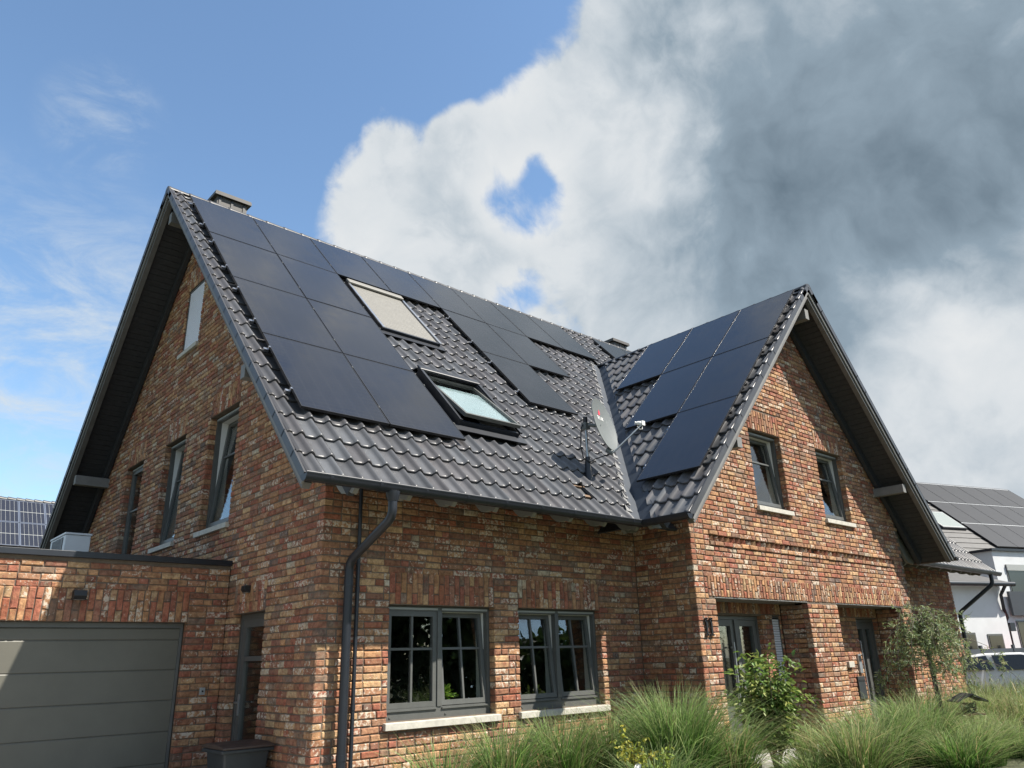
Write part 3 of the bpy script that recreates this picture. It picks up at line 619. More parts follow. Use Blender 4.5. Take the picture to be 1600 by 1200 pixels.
# valley flashing
for s, xv in ((1, XL), (-1, 2*XC-XL)):
    mb = MB(); a = V(xv, -EO, ZE-.012); b = V(XC, yj, ZR2-.012); wv = .30
    pts = []
    for p0, k in ((a, 0), (b, 1)): pts += [p0+V(-wv*s, 0, .0), p0+V(0, 0, .0), p0+V(0, -wv, .0)]
    pts[2] = a+V(0, -wv*.0, 0)+V(.0, -wv, 0); 
    mb.add([q+V(0, 0, .035 if i % 3 != 1 else .0) for i, q in enumerate(pts)], [(0, 1, 4, 3), (1, 2, 5, 4)]); mb.build('valley_flashing', M['valley'], roofM)
    mb = MB(); pth = []
    for i in range(38):
        t_ = i/37; q = a.lerp(b, t_)
        if s > 0: mb.add([q+V(-gap*1.42-.06+rt.uniform(-.03, .02), 0, .055), q+V(-gap*1.42+.05+rt.uniform(-.03, .03), 0, .045), q+V(-gap*1.42-.02+rt.uniform(-.03, .03), 0.0, .03)+(b-a)*.03, q+V(-gap*1.42-.10, 0, .05)+(b-a)*.03], [(0, 1, 2, 3)])
    if s > 0: tag(mb.build('valley_seal_strip', M['seal'], roofM), kind='stuff')
# barge boards, verge rafters, soffits, purlins
def beam(name, fr, u0, u1, v0, v1, n0, n1, m): b = MB(); fr.box(b, u0, u1, v0, v1, n0, n1); return b.build(name, M[m], HOUSE, bevel=.006)
for fr, s, top, wl_ in ((fM, 1, RAF, VO), (fBk, -1, RAF, VO)):
    e0 = -VO*s
    u = sorted((e0+.02*s, e0+.05*s)); beam('bargeboard', fr, u[0], u[1], -.01, top-.02, -.125, -.045, 'barge')
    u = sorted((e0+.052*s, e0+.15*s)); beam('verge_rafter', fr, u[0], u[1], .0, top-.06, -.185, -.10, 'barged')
    u = sorted((-.10*s, -.015*s)); beam('wall_rafter', fr, u[0], u[1], .10, top-.20, -.27, -.10, 'soffit')
    mb = MB(); sp = .02
    while sp < top-.15: uu = sorted((e0+.15*s, -.01*s)); fr.box(mb, uu[0], uu[1], sp, sp+.115, -.098, -.08); sp += .122
    tag(mb.build('soffit_boards', M['soffit'], HOUSE), kind='stuff')
for fr, s, top in ((fL, -1, RAF2), (fQ, 1, RAF2)):
    e0 = (PR+VO2) if s < 0 else -(PR+VO2); wl_ = PR if s < 0 else -PR
    u = sorted((e0+.02*s, e0+.05*s)); beam('bargeboard', fr, u[0], u[1], -.01, top-.02, -.125, -.045, 'barge')
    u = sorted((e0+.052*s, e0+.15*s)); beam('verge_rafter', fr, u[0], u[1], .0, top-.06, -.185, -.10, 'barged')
    u = sorted((wl_-.10*s, wl_-.015*s)); beam('wall_rafter', fr, u[0], u[1], .10, top-.20, -.27, -.10, 'soffit')
    mb = MB(); sp = .02
    while sp < top-.15: uu = sorted((e0+.15*s, wl_-.01*s)); fr.box(mb, uu[0], uu[1], sp, sp+.115, -.098, -.08); sp += .122
    tag(mb.build('soffit_boards', M['soffit'], HOUSE), kind='stuff')
for y in (1.25, D-1.35): zt = ZE+SL*(min(y, D-y)+EO)-.40; mb = MB(); mb.box((-VO+.12, y-.07, zt-.2), (.1, y+.07, zt)); mb.build('purlin', M['barge'], HOUSE, bevel=.006)
mb = MB(); mb.box((-VO+.12, D/2-.07, ZR-.75), (.1, D/2+.07, ZR-.52)); mb.build('purlin', M['barge'], HOUSE, bevel=.006)
for x in (X1+.75, X2-.75): zt = ZE+SL*(.75+EO)-.38; mb = MB(); mb.box((x-.07, YF+.12, zt-.18), (x+.07, -PR+.1, zt)); mb.build('purlin', M['barge'], HOUSE, bevel=.006)
mb = MB(); mb.box((XC-.07, YF+.12, ZR2-.72), (XC+.07, -PR+.1, ZR2-.50)); mb.build('purlin', M['barge'], HOUSE, bevel=.006)
# eaves: boards, rafter tails, gutters
mb = MB()
for s0 in range(11): fM.box(mb, .0, X1-.0, .03+s0*.122, .03+s0*.122+.115, -.098, -.077); fM.box(mb, X2, 2*XC, .03+s0*.122, .03+s0*.122+.115, -.098, -.077)
for s0 in range(11): fL.box(mb, -.2, PR, .03+s0*.122, .03+s0*.122+.115, -.0985, -.0775); fQ.box(mb, -PR, .2, .03+s0*.122, .03+s0*.122+.115, -.0985, -.0775)
tag(mb.build('eaves_boards', M['soffit'], HOUSE), kind='stuff')
def tail(P0, ux, uy):                                # P0 at eave edge; ux along eave, uy inward
    prof = [(.04, -.10), (.04, -.19), (.09, -.21), (.13, -.235), (.17, -.29), (.23, -.335), (.32, -.35), (1.1, -.35), (1.3, -.10)]
    mb = MB(); c2, s2 = CT, ST
    pts = [P0+uy*(a*c2-b*s2)+Z*(a*s2+b*c2) for a, b in prof]; mb.prism([q-ux*.032 for q in pts], ux*.064); return mb.build('rafter_tail', M['tail'], HOUSE)
X_, Y_ = V(1, 0, 0), V(0, 1, 0)
for x in (-.58, -.06, .66, 1.33, 2.01, 2.68, 3.39, 4.10, 4.83): 
    if x > -.3: tail(V(x, -EO, ZE), X_, Y_)
for i in range(9): tail(V(2*XC-.1-i*.68, -EO, ZE), X_, Y_)
for y in (-.1, -.62): tail(V(XL, y-.4, ZE), Y_, X_)
for y in (-.5, -1.0): tail(V(2*XC-XL, y, ZE), Y_, -X_)
def gutter(a, b, out, joints):
    a, b, out = Vector(a), Vector(b), Vector(out); mb = MB(); n = 11; r = .072; d = (b-a)
    prof = [out*(r*-math.cos(math.pi*k/(n-1)))-Z*(r*1.05*math.sin(math.pi*k/(n-1))) for k in range(n)]
    prof += [prof[-1]+out*.010+Z*.012, prof[-1]+out*.002+Z*.022]
    inn = [out*((r-.006)*-math.cos(math.pi*k/(n-1)))-Z*((r-.006)*1.05*math.sin(math.pi*k/(n-1))) for k in range(n)]
    m_ = len(prof); mb.add([a+q for q in prof]+[b+q for q in prof], [(i, i+1, m_+i+1, m_+i) for i in range(m_-1)], smooth=True)
    mb.add([a+q for q in inn]+[b+q for q in inn], [(i, i+1, n+i+1, n+i) for i in range(n-1)], smooth=True)
    for e_ in (a, b): mb.add([e_+q for q in prof[:n]], [tuple(range(n))])
    g_ = mb.build('gutter', M['gutter'], HOUSE); dn = d.normalized(); L = d.length; k = joints
    mb = MB(); r2 = r+.004
    pr2 = [out*(r2*-math.cos(math.pi*i/(n-1)))-Z*(r2*1.05*math.sin(math.pi*i/(n-1))) for i in range(n)]
    while k < L: mb.add([a+dn*k+q for q in pr2]+[a+dn*(k+.035)+q for q in pr2], [(i, i+1, n+i+1, n+i) for i in range(n-1)], smooth=True); k += .62
    mb.build('gutter_bracket', M['gutter'], g_); return g_
GZ = ZE-.012; GY = -EO-.052
gutter((-VO-.02, GY, GZ), (XL-.052, GY, GZ), (0, -1, 0), .28); gutter((XL-.052, GY+.06, GZ), (XL-.052, YF-.01, GZ), (-1, 0, 0), .3)
gutter((2*XC-XL+.06, GY, GZ), (2*XC+VO+.02, GY, GZ), (0, -1, 0), .3); gutter((2*XC-XL+.052, -EO, GZ), (2*XC-XL+.052, YF-.01, GZ), (1, 0, 0), .3)
# downpipes
def downpipe(pts, r, joints, name='downpipe'):
    P = []
    pts = [Vector(p) for p in pts]
    for i, p in enumerate(pts):
        if 0 < i < len(pts)-1:
            a = (pts[i-1]-p).normalized()*.10; b = (pts[i+1]-p).normalized()*.10
            for t_ in (0, .25, .5, .75, 1): P.append(p+a*(1-t_)**2+b*t_**2)
        else: P.append(p)
    mb = MB(); mb.tube(P, r, 14); d_ = mb.build(name, M['gutter'], HOUSE)
    for z in joints: mb = MB(); q = pts[-1].copy(); q.z = z; mb.tube([q-Z*.03, q+Z*.03], r+.005, 14); mb.build('pipe_clip', M['gutter'], d_)
    return d_
downpipe([(.31, GY, GZ-.06), (.31, GY, 3.06), (.31, -.115, 2.66), (.31, -.115, 0)], .052, (2.42, .55)); downpipe([(.47, -.05, 3.85), (.47, -.05, 0)], .024, (2.35, 1.05), 'lightning_rod_pipe')
mb = MB(); mb.tube([(.31, GY, GZ-.06), (.31, GY, GZ-.11), (.31, GY, GZ-.17)], [.082, .075, .056], 14); mb.build('gutter_outlet', M['gutter'], HOUSE)
downpipe([(2*XC+.10, GY, GZ-.06), (2*XC+.10, GY, 3.1), (2*XC-.12, -.115, 2.4), (2*XC-.12, -.115, 0)], .052, (2.0,))
# chimneys
for x, z in ((.22, 10.93), (12.65, 10.86)):
    mb = MB(); mb.box((x+.07, 5.93, 9.6), (x+.71, 6.5, z-.10)); c_ = mb.build('chimney', M['chim'], HOUSE)
    mb = MB(); mb.box((x, 5.86, z-.10), (x+.78, 6.57, z-.04)); mb.prism([V(x+.01, 5.87, z-.04), V(x+.77, 5.87, z-.04), V(x+.77, 6.56, z-.04), V(x+.01, 6.56, z-.04)], (0, 0, .03)); mb.build('chimney_cap', M['chim'], c_)
    mb = MB()
    for a in (.10, .36, .62): mb.box((x+a, 5.915, 9.7), (x+a+.05, 5.93, z-.101))
    mb.build('cladding_seam', M['black'], c_)
# skylights
a, b, c, d = sk1; mb = MB(); bars(mb, fM, a, b, c, d, -.04, .10, .05, .05, .12); s = mb.build('skylight', M['gutter'], HOUSE)
mb = MB(); v = c+.055
while v < d-.13: fM.box(mb, a+.052, b-.052, v, v+.062, .06, .090); fM.box(mb, a+.052, b-.052, v+.062, v+.070, .06, .084); v += .070
mb.build('roller_shutter', M['shutter'], s)
mb = MB(); fM.box(mb, a-.01, b+.01, d-.16, d+.005, .101, .15); mb.build('shutter_box', M['shutter'], s, bevel=.02)
for q in ((a-.015, a+.03), (b-.03, b+.015)): mb = MB(); fM.box(mb, *q, c-.01, d-.165, .101, .118); mb.build('guide_rail', M['alu'], s)
mb = MB(); fM.box(mb, a-.12, b+.12, c-.14, c-.002, .035, .048); mb.build('apron_flashing', M['gutter'], s)
a, b, c, d = sk2; mb = MB(); bars(mb, fM, a, b, c, d, -.30, .12, .035); s = mb.build('skylight', M['gutter'], HOUSE)
for q in ((a-.03, a+.02), (b-.02, b+.03)): mb = MB(); fM.box(mb, *q, c-.01, d-.02, .121, .150); mb.build('side_cover', M['gutter'], s)
mb = MB(); fM.box(mb, a-.04, b+.04, d-.10, d+.04, .121, .165); mb.build('top_cover', M['gutter'], s, bevel=.02)
mb = MB(); fM.box(mb, a-.12, b+.12, c-.16, c-.002, .040, .052); mb.build('apron_flashing', M['gutter'], s)
ang = .12; pm = (c+d)/2+.12; ca, sa = math.cos(ang), math.sin(ang)
fs2 = lambda u, v, n: fM(u, pm+(v-pm)*ca-(n-.10)*sa*-1*0+0, .12+(n-.10)-(v-pm)*sa)
mb = MB(); bars(mb, fs2, a+.04, b-.04, c+.02, d-.05, .06, .12, .045); mb.build('sash', M['frame'], s)
mb = MB(); mb.box((a+.084, c+.064, .08), (b-.084, d-.094, .088), M=fs2); mb.build('pane', M['glass'], s)
mb = MB(); mb.box((a+.086, c+.067, .070), (b-.086, d-.36, .074), M=fs2); mb.build('painted_reflection', M['painted_reflection'], s)  # added sheet under the glass; its pale colour stands in for reflected sky
mb = MB(); fM.box(mb, a+.055, b-.055, c+.051, d-.051, -.62, -.60); mb.build('ceiling_lining', M['inner'], s)

# ================================================================== GARAGE
GX0 = -4.1; GAR = empty('garage', (GX0, YG, 0), 'flat roofed brick garage with grey sectional door beside the house', 'garage')
def gp(o):
    o.parent = GAR; o.matrix_parent_inverse = Matrix.Translation((-GX0, -YG, 0)); return o
fA = Fr((GX0, YG, 0), (1, 0, 0), Z, (0, -1, 0)); gw = -GX0; dr = (gw-2.95, gw+GDR)
opA = [(dr[0], dr[1], -.1, GL)]
wA = gp(panel(fA, .009, gw-.004, 0, GP-.06, grow(opA), -.014, -.24, 'wall', M['mortar'], None))
bA = fill(fA, 0, gw-.006, 0, GP-.06, [(dr[0]-.006, dr[1]+.006, -1, GL+.01), (dr[0]-.006, dr[1]+.006, GL, GL+.41)])+soldiers(fA, dr[0], dr[1], GL+.008, GL+.40)
lay([(wA, bA)], 300)
mb = MB(); mb.box((GX0+.01, YG+.25, 0), (GX0+.25, 10.4, GP-.07)); mb.box((GX0+.26, 10.2, 0), (-.01, 10.4, GP-.07)); gp(mb.build('side_wall', M['mortar']))
mb = MB(); mb.box((GX0+.1, YG+.2, 2.62), (-.012, 10.3, 2.70)); gp(mb.build('flat_roof', M['asph']))
mb = MB(); mb.box((GX0-.05, YG-.05, GP-.075), (-.004, YG+.27, GP)); gp(mb.build('parapet_cap', M['gutter'], bevel=.004))
mb = MB(); bars(mb, fA, dr[0], dr[1], .0, GL, -.26, -.135, .035, .01, .06); gd = gp(mb.build('garage_door', M['frame']))
v = .01; i = 0
while v < GL-.1:
    h = min(.372, GL-.065-v); mb = MB(); p = [(v+.0, -.153), (v+.008, -.148), (v+h-.014, -.148), (v+h+.002, -.156), (v+h+.002, -.20), (v+.0, -.20)]
    mb.prism([fA(dr[0]+.037, q, w_) for q, w_ in p], fA.U*(dr[1]-dr[0]-.074)); o = mb.build('door_section', M['gdoor'], gd); v += .376
mb = MB(); fA.box(mb, dr[0]+.036, dr[1]-.036, .01, GL-.062, -.24, -.205); mb.build('door_backing', M['dark'], gd)
lamp_cube(fA, gw-1.90, 2.41, 'small black box lamp above the garage door')
lamp_cube(fG, Ld(1.97), 2.50, 'small black wall lamp over the narrow side door', .06)
t = empty('key_switch', fA(gw-.24, 1.23, 0), 'small pale key switch on the brick beside the garage door', 'switch'); mb = MB(); mb.box((-.035, -.03, -.045), (.035, .0, .045)); mb.build('plate', M['galv'], t, bevel=.004); mb = MB(); mb.tube([(0, -.031, 0), (0, -.038, 0)], .012, 10); mb.build('lock', M['black'], t)
# air conditioner on the garage roof
t = empty('air_conditioner', (-1.62, 5.2, 2.70), 'white outdoor air conditioning unit on the garage roof', 'air conditioner')
mb = MB(); mb.box((0, 0, .18), (.36, .95, .83)); mb.build('casing', M['whitem'], t, bevel=.01); mb = MB(); mb.box((-.012, -.012, .832), (.372, .962, .865)); mb.build('lid', M['whitem'], t, bevel=.006)
mb = MB(); mb.box((-.006, .12, .22), (-.001, .82, .80)); mb.build('grille', M['black'], t)
mb = MB()
for k in range(9): mb.box((-.018, .14+k*.075, .22), (-.007, .148+k*.075, .80))
mb.build('grille_bars', M['galv'], t)
mb = MB(); mb.box((.03, .1, .002), (.33, .16, .179)); mb.box((.03, .8, .002), (.33, .86, .179)); mb.build('feet', M['black'], t)

# ================================================================== SOLAR PANELS
PW, PH = 1.248, 1.945
mb = MB(); bars(mb, lambda u, v, n: V(u, v, n), 0, PW, 0, PH, 0, .035, .012); mb.add([V(.01, .01, .003), V(PW-.01, .01, .003), V(PW-.01, PH-.01, .003), V(.01, PH-.01, .003)], [(0, 3, 2, 1)]); PF = mb.mesh('solar_panel', M['pframe'])
mb = MB(); mb.box((.012, .012, .026), (PW-.012, PH-.012, .033)); PGm = mb.mesh('glass', M['panel'])
mb = MB(); mb.box((-.008, -.02, -.045), (PW+.008, .02, -.002)); PRl = mb.mesh('mounting_rail', M['pframe'])
mb = MB(); mb.box((-.075, -.024, -.05), (-.009, .024, -.004)); mb.box((-.02, -.018, -.003), (.002, .018, .037)); PCl = mb.mesh('end_clamp', M['alu'])
mb = MB(); mb.box((PW+.002, -.02, .030), (PW+.014, .02, .040)); PCm = mb.mesh('mid_clamp', M['frame'])
def solar(fr, u, s, label, left=False, grp='black solar panels on the brick house'):
    o = bpy.data.objects.new('solar_panel', PF); COL.objects.link(o); o.matrix_world = fr.M2(u, s, .082+rt.uniform(-.002, .002)); tag(o, label, 'solar panel', grp)
    obj('glass', PGm, o)
    for v in (.42, PH-.42):
        q = obj('mounting_rail', PRl, o); q.location = (0, v, 0); q = obj('mid_clamp', PCm, o); q.location = (0, v, 0)
        if left: q = obj('end_clamp', PCl, o); q.location = (0, v, 0)
ORD = ['first', 'second', 'third', 'fourth', 'fifth', 'sixth', 'seventh', 'eighth', 'ninth', 'tenth']
PX0, PS0 = -.455, 1.31
cx = lambda c: PX0+c*1.2655; sy = lambda r: PS0+(3-r)*1.9665
for c in range(8): solar(fM, cx(c), sy(0), f'black solar panel, {ORD[c]} from the left in the row under the long ridge', c == 0)
for c, nm in ((0, 'left one by the roof edge'), (1, 'right one beside the shuttered skylight')): solar(fM, cx(c), sy(1), f'black solar panel, left block, second row, {nm}', c == 0)
for c, nm in ((0, 'left one by the roof edge'), (1, 'right one')): solar(fM, cx(c), sy(2), f'black solar panel, left block, third row, {nm}', c == 0)
for c, nm in ((0, 'left corner one'), (1, 'right one beside the open skylight')): solar(fM, cx(c), sy(3), f'black solar panel, left block, lowest row, {nm}', c == 0)
solar(fM, cx(4), sy(1), 'black solar panel in the middle group, left one directly below the top row', True); solar(fM, cx(5), sy(1), 'black solar panel in the middle group, right one with open tiles beside it')
solar(fM, cx(4), sy(2), 'lowest single black solar panel of the middle group', True)
solar(fM, 10.95, sy(0), 'black solar panel behind the cross gable ridge, beside the far chimney', True); solar(fM, 10.95+1.2655, sy(0), 'black solar panel mostly hidden behind the cross gable ridge')
cu = [1.70-PW, 1.70-PW-1.2655, 1.70-PW-2*1.2655]; cs_ = [4.93, 2.965, 1.0]
nmC = {(0, 0): 'top right black solar panel on the cross gable roof, by the front edge', (0, 1): 'top middle black solar panel on the cross gable roof', (0, 2): 'top left black solar panel on the cross gable roof, nearest the valley', (1, 0): 'middle row black solar panel on the cross gable roof, by the front edge', (1, 1): 'middle row black solar panel on the cross gable roof, nearest the valley', (2, 0): 'lowest black solar panel on the cross gable roof, above the corner gutter'}
for (r, c), l in nmC.items(): solar(fL, cu[c], cs_[r], l, (r, c) in ((0, 2), (1, 1), (2, 0)))

# ================================================================== SATELLITE DISH
DB = V(4.50, -.20, ZE+SL*(-.20+EO)); t = empty('satellite_dish', DB, 'grey satellite dish on a short mast above the gutter', 'satellite dish')
mb = MB(); mb.tube([(0, 0, -.05), (0, 0, .93)], .024, 12); mb.build('mast', M['galv'], t); mb = MB(); mb.tube([(0, 0, -.08), (0, 0, .10), (0, 0, .32)], [.085, .055, .04], 12); mb.build('mast_sleeve', M['gutter'], t)
mb = MB(); mb.tube([(0, 0, .90), (0, 0, .99)], .038, 12); mb.build('mast_cap', M['black'], t)
dn = V(.287, -.937, .219).normalized(); dc = V(4.66, -.46, 5.06)-DB; ex_ = dn.cross(Z).normalized()*-1; ey_ = dn.cross(ex_)*-1
if ey_.z < 0: ey_ = -ey_
mb = MB(); nr, ns = 7, 36; vs = []
for side in (0, 1):
    for r in range(nr+1):
        q = r/nr
        for k in range(ns): w = 2*math.pi*k/ns; vs.append(dc+ex_*(.40*q*math.cos(w))+ey_*(.455*q*math.sin(w))+dn*(.075*q*q-.06-(.012 if side else 0)))
n1_ = (nr+1)*ns; fs = []
for side in (0, 1):
    for r in range(nr):
        for k in range(ns): b = side*n1_; fs.append((b+r*ns+k, b+r*ns+(k+1) % ns, b+(r+1)*ns+(k+1) % ns, b+(r+1)*ns+k))
mb.add(vs, fs, smooth=True); mb.add([vs[nr*ns+k] for k in range(ns)]+[vs[n1_+nr*ns+k] for k in range(ns)], [(k, (k+1) % ns, ns+(k+1) % ns, ns+k) for k in range(ns)]); mb.build('reflector', M['dish'], t)
lf = lambda a, b, c=0: dc+ex_*a+ey_*b+dn*(c+.075*((a/.40)**2+(b/.455)**2)-.055)
sgn = 1 if ex_.dot(R_) > 0 else -1
mb = MB(); mb.add([lf(sgn*-.02, .20), lf(sgn*.02, .185), lf(sgn*.05, .215), lf(sgn*.045, .25), lf(sgn*.015, .285), lf(sgn*-.015, .245)], [tuple(range(6))]); mb.build('logo', M['red'], t)
GLY = {'T': [((0, 4), (3, 4)), ((1.5, 0), (1.5, 4))], 'E': [((0, 0), (0, 4)), ((0, 4), (2.6, 4)), ((0, 2), (2.2, 2)), ((0, 0), (2.6, 0))], 'L': [((0, 0), (0, 4)), ((0, 0), (2.6, 0))], 'K': [((0, 0), (0, 4)), ((0, 2), (2.6, 4)), ((0, 2), (2.6, 0))], 'A': [((0, 0), (1.5, 4)), ((1.5, 4), (3, 0)), ((.6, 1.5), (2.4, 1.5))], 'R': [((0, 0), (0, 4)), ((0, 4), (2.5, 4)), ((2.5, 4), (2.5, 2)), ((2.5, 2), (0, 2)), ((1, 2), (2.6, 0))], 'I': [((1, 0), (1, 4))], 'X': [((0, 0), (2.8, 4)), ((0, 4), (2.8, 0))]}
mb = MB(); sc = .0125; x = -.085
for ch in 'TRIAX':
    for (p, q) in GLY[ch]:
        a = Vector((p[0]*sc, p[1]*sc)); b = Vector((q[0]*sc, q[1]*sc)); dd = (b-a).normalized()*.004; nn = Vector((-dd.y, dd.x)); cs4 = [a-dd-nn, b+dd-nn, b+dd+nn, a-dd+nn]
        mb.add([lf(sgn*(x+c_.x), .115+c_.y, .001) for c_ in cs4], [(0, 1, 2, 3)])
    x += .044
mb.build('lettering', M['paper'], t)
arm0 = dc-ey_*.50+dn*.02; lnb = V(5.10, -.86, 5.03)-DB
mb = MB(); mb.tube([arm0-dn*.06, arm0, lnb], .014, 8); mb.build('feed_arm', M['galv'], t)
mb = MB(); ad = (dc+dn*.1-lnb).normalized(); mb.tube([lnb+Z*.03, lnb+Z*.03+ad*.05, lnb+Z*.03+ad*.07, lnb+Z*.03+ad*.10], [.034, .034, .022, .026], 12); mb.box((lnb.x+.0, lnb.y-.03, lnb.z), (lnb.x+.07, lnb.y+.03, lnb.z+.075)); mb.build('receiver_head', M['inner'], t)
mb = MB(); mb.tube([lnb+V(.03, 0, 0), lnb+V(.0, -.02, -.07), lnb+V(-.06, -.01, -.08), lnb+V(-.10, 0, -.03)], .005, 6); mb.build('white_cable', M['inner'], t)
mb = MB(); mb.tube([dc-ey_*.42-dn*.07, arm0-dn*.02], [.05, .04], 6); mb.build('arm_bracket', M['dish'], t)
mb = MB(); mb.tube([V(0, 0, .86), dc-dn*.06], .03, 8); mb.box((-.05, -.05, .78), (.05, .05, .89)); mb.build('mount_bracket', M['dish'], t)
mb = MB(); mb.tube([V(0, .0, .93), V(-.09, .02, .80), V(-.12, .02, .50), V(-.10, 0, .30), V(-.02, -.06, .22), V(.08, -.10, .28), arm0-dn*.03], .010, 6); mb.build('cable', M['black'], t)

# ================================================================== SMALL THINGS ON AND BY THE HOUSE
t = empty('house_number', fC(5.95-X1, 1.78, .0), 'dark metal house number 11 on the lit brick pier', 'house number')
for du in (-.062, .062):
    mb = MB()
    for a in ((-.018, .018, 0, .26), (-.045, .045, 0, .022), (-.045, .018, .205, .228), (-.03, .03, .24, .262)): mb.box((a[0]+du, -.032, a[2]), (a[1]+du, -.010, a[3]))
    mb.build('digit', M['black'], t)
t = empty('letterbox', fB2(11.62-PR0, .60, 0), 'dark flush letterbox in the brick beside the right front door', 'letterbox')
mb = MB(); mb.box((0, -.03, 0), (.30, .02, .42)); mb.build('body', M['bin'], t, bevel=.006); mb = MB(); mb.box((.03, -.037, .33), (.27, -.031, .36)); mb.build('flap', M['black'], t)
t = empty('door_intercom', fB2(11.78-PR0, 1.08, 0), 'slim grey and black intercom panel by the right front door', 'intercom')
mb = MB(); mb.box((0, -.035, 0), (.12, .01, .36)); mb.build('plate', M['galv'], t, bevel=.004); mb = MB(); mb.box((.015, -.041, .22), (.105, -.036, .33)); mb.build('screen', M['black'], t)
t = empty('doorplate', fB2(11.30-PR0, 1.20, 0), 'small pale name plate on the pier beside the right front door', 'sign'); mb = MB(); mb.box((0, -.06, 0), (.22, .01, .11)); mb.build('plate', M['sill'], t, bevel=.004)
# wheelie bin
t = empty('wheelie_bin', (-.345, 1.05, 0), 'dark grey wheelie bin with brown lid by the garage corner', 'bin')
mb = MB(); q = [(-.24, -.20), (.24, -.20), (.24, .26), (-.24, .26)]; lo = [V(a*.82, b*.8, .06) for a, b in q]; hi = [V(a, b, .60) for a, b in q]; mb.add(lo+hi, [(0, 1, 5, 4), (1, 2, 6, 5), (2, 3, 7, 6), (3, 0, 4, 7), (3, 2, 1, 0)]); mb.build('body', M['bin'], t, bevel=.02)
mb = MB(); mb.box((-.275, -.235, .585), (.275, .295, .625)); mb.build('rim', M['bin'], t, bevel=.012)
mb = MB(); mb.prism([V(-.27, -.25, .627), V(-.27, -.25, .650), V(-.27, -.1, .672), V(-.27, .2, .678), V(-.27, .30, .655), V(-.27, .30, .627)], (.54, 0, 0)); mb.build('lid', M['binlid'], t, bevel=.008)
mb = MB(); mb.tube([(-.22, .34, .63), (.22, .34, .63)], .016, 8); mb.build('handle', M['binlid'], t)
for x in (-.2, .2): mb = MB(); mb.tube([(x-.025, .22, .10), (x+.025, .22, .10)], .10, 14); mb.build('wheel', M['tyre'], t)
t.scale = (1.12, 1.12, 1.04)

# ================================================================== NEIGHBOURING HOUSES
an = math.radians(19); e1 = V(math.cos(an), -math.sin(an), 0); e2 = V(math.sin(an), math.cos(an), 0); NO = V(25.2, 1.6, 0)
fN = Fr(NO, e1, Z, -e2); NB = empty('white_house', (0, 0, 0), 'modern white rendered house with dark solar roof behind the parked cars', 'house')
def nbox(name, m, a, b, par=NB, bevel=0): mb = MB(); mb.box(a, b, M=lambda x, y, z: NO+e1*x+e2*y+Z*z); return mb.build(name, M[m], par, bevel=bevel)
nbox('wall', 'white', (-9, 0, 0), (10.2, 10, 3.95)); nbox('wing', 'white', (-9, -2.2, 0), (-1.45, -.002, 3.32)); nw = nbox('gable_block', 'white', (-.58, -1.6, 0), (6.0, 2.2, 4.45)); nbox('block_coping', 'gutter', (-.65, -1.68, 4.452), (6.07, 2.2, 4.53))
th2 = math.atan2(4.35, 5.); fNr = Fr(NO+Z*4.0, e1, e2*math.cos(th2)+Z*math.sin(th2), -e2*math.sin(th2)+Z*math.cos(th2)); RL = math.hypot(4.35, 5)
mb = MB(); fNr.box(mb, -6.2, 10.62, -.5, RL, -.12, 0); nr_ = mb.build('roof', M['rtile'], NB)
mb = MB(); fNr.box(mb, -6.2, 10.62, RL-.08, RL+.06, -.05, .10); mb.build('ridge_cap', M['gutter'], nr_)
fNb = Fr(NO+e2*10+Z*4.0, -e1, -e2*math.cos(th2)+Z*math.sin(th2), e2*math.sin(th2)+Z*math.cos(th2)); mb = MB(); fNb.box(mb, -10.62, 6.2, -.5, RL, -.12, 0); mb.build('roof', M['rtile'], NB)
mb = MB(); mb.prism([NO+e1*10.15+e2*.1+Z*3.95, NO+e1*10.15+e2*9.9+Z*3.95, NO+e1*10.15+e2*5+Z*8.2], -e1*.2); mb.build('gable', M['white'], NB)
rows_ = []
k = 0; v = .05
while v < RL-.05:                                      # courses of flat tile left of the panels
    mb = MB()
    p = [(v, .004), (v, .030), (v+.36, .008), (v+.36, .004)]
    mb.prism([fNr(-6.1, a, b) for a, b in p], e1*(16.6)); o = mb.build('tile_course', M['rtile'], nr_); v += .355
mb = MB(); fNr.box(mb, 2.05, 3.35, 2.75, 4.0, .02, .12); s = mb.build('skylight', M['gutter'], nr_); mb = MB(); fNr.box(mb, 2.15, 3.25, 2.85, 3.9, .121, .13); mb.build('pane', M['glass'], s)
mb = MB(); fNr.box(mb, 2.1, 3.3, 2.8, 3.95, .121, .123); s2 = mb.build('skylight_lining', M['frame_l'], s)
# solar field of the neighbour
mb = MB(); bars(mb, lambda u, v, n: V(u, v, n), 0, 1.16, 0, 1.64, 0, .04, .012); NPF = mb.mesh('solar_panel', M['pframe']); mb = MB(); mb.box((.012, .012, .02), (1.148, 1.628, .036)); NPG = mb.mesh('glass', M['npanel'])
mb = MB(); mb.box((0, 1.642, .0), (1.16, 1.685, .030)); NPR = mb.mesh('rail', M['galv'])
RW = ['top', 'second', 'third']
for r, (s0, cs0, n_) in enumerate(((4.92, 0.0, 9), (3.22, 3.55, 6), (1.53, 3.55, 6))):
    for c in range(n_):
        u = cs0+c*1.175
        if u+1.16 > 10.6 or u < 2.9: continue
        q = project(fNr(u, s0+1.6, 0)); 
        o = bpy.data.objects.new('solar_panel', NPF); COL.objects.link(o); o.matrix_world = fNr.M2(u, s0, .075)
        tag(o, f'dark solar panel on the white house, {RW[r]} row, {ORD[c-(3 if r == 0 else 0)]} from the left', 'solar panel', 'solar panels on the white house roof'); obj('glass', NPG, o); obj('rail', NPR, o)
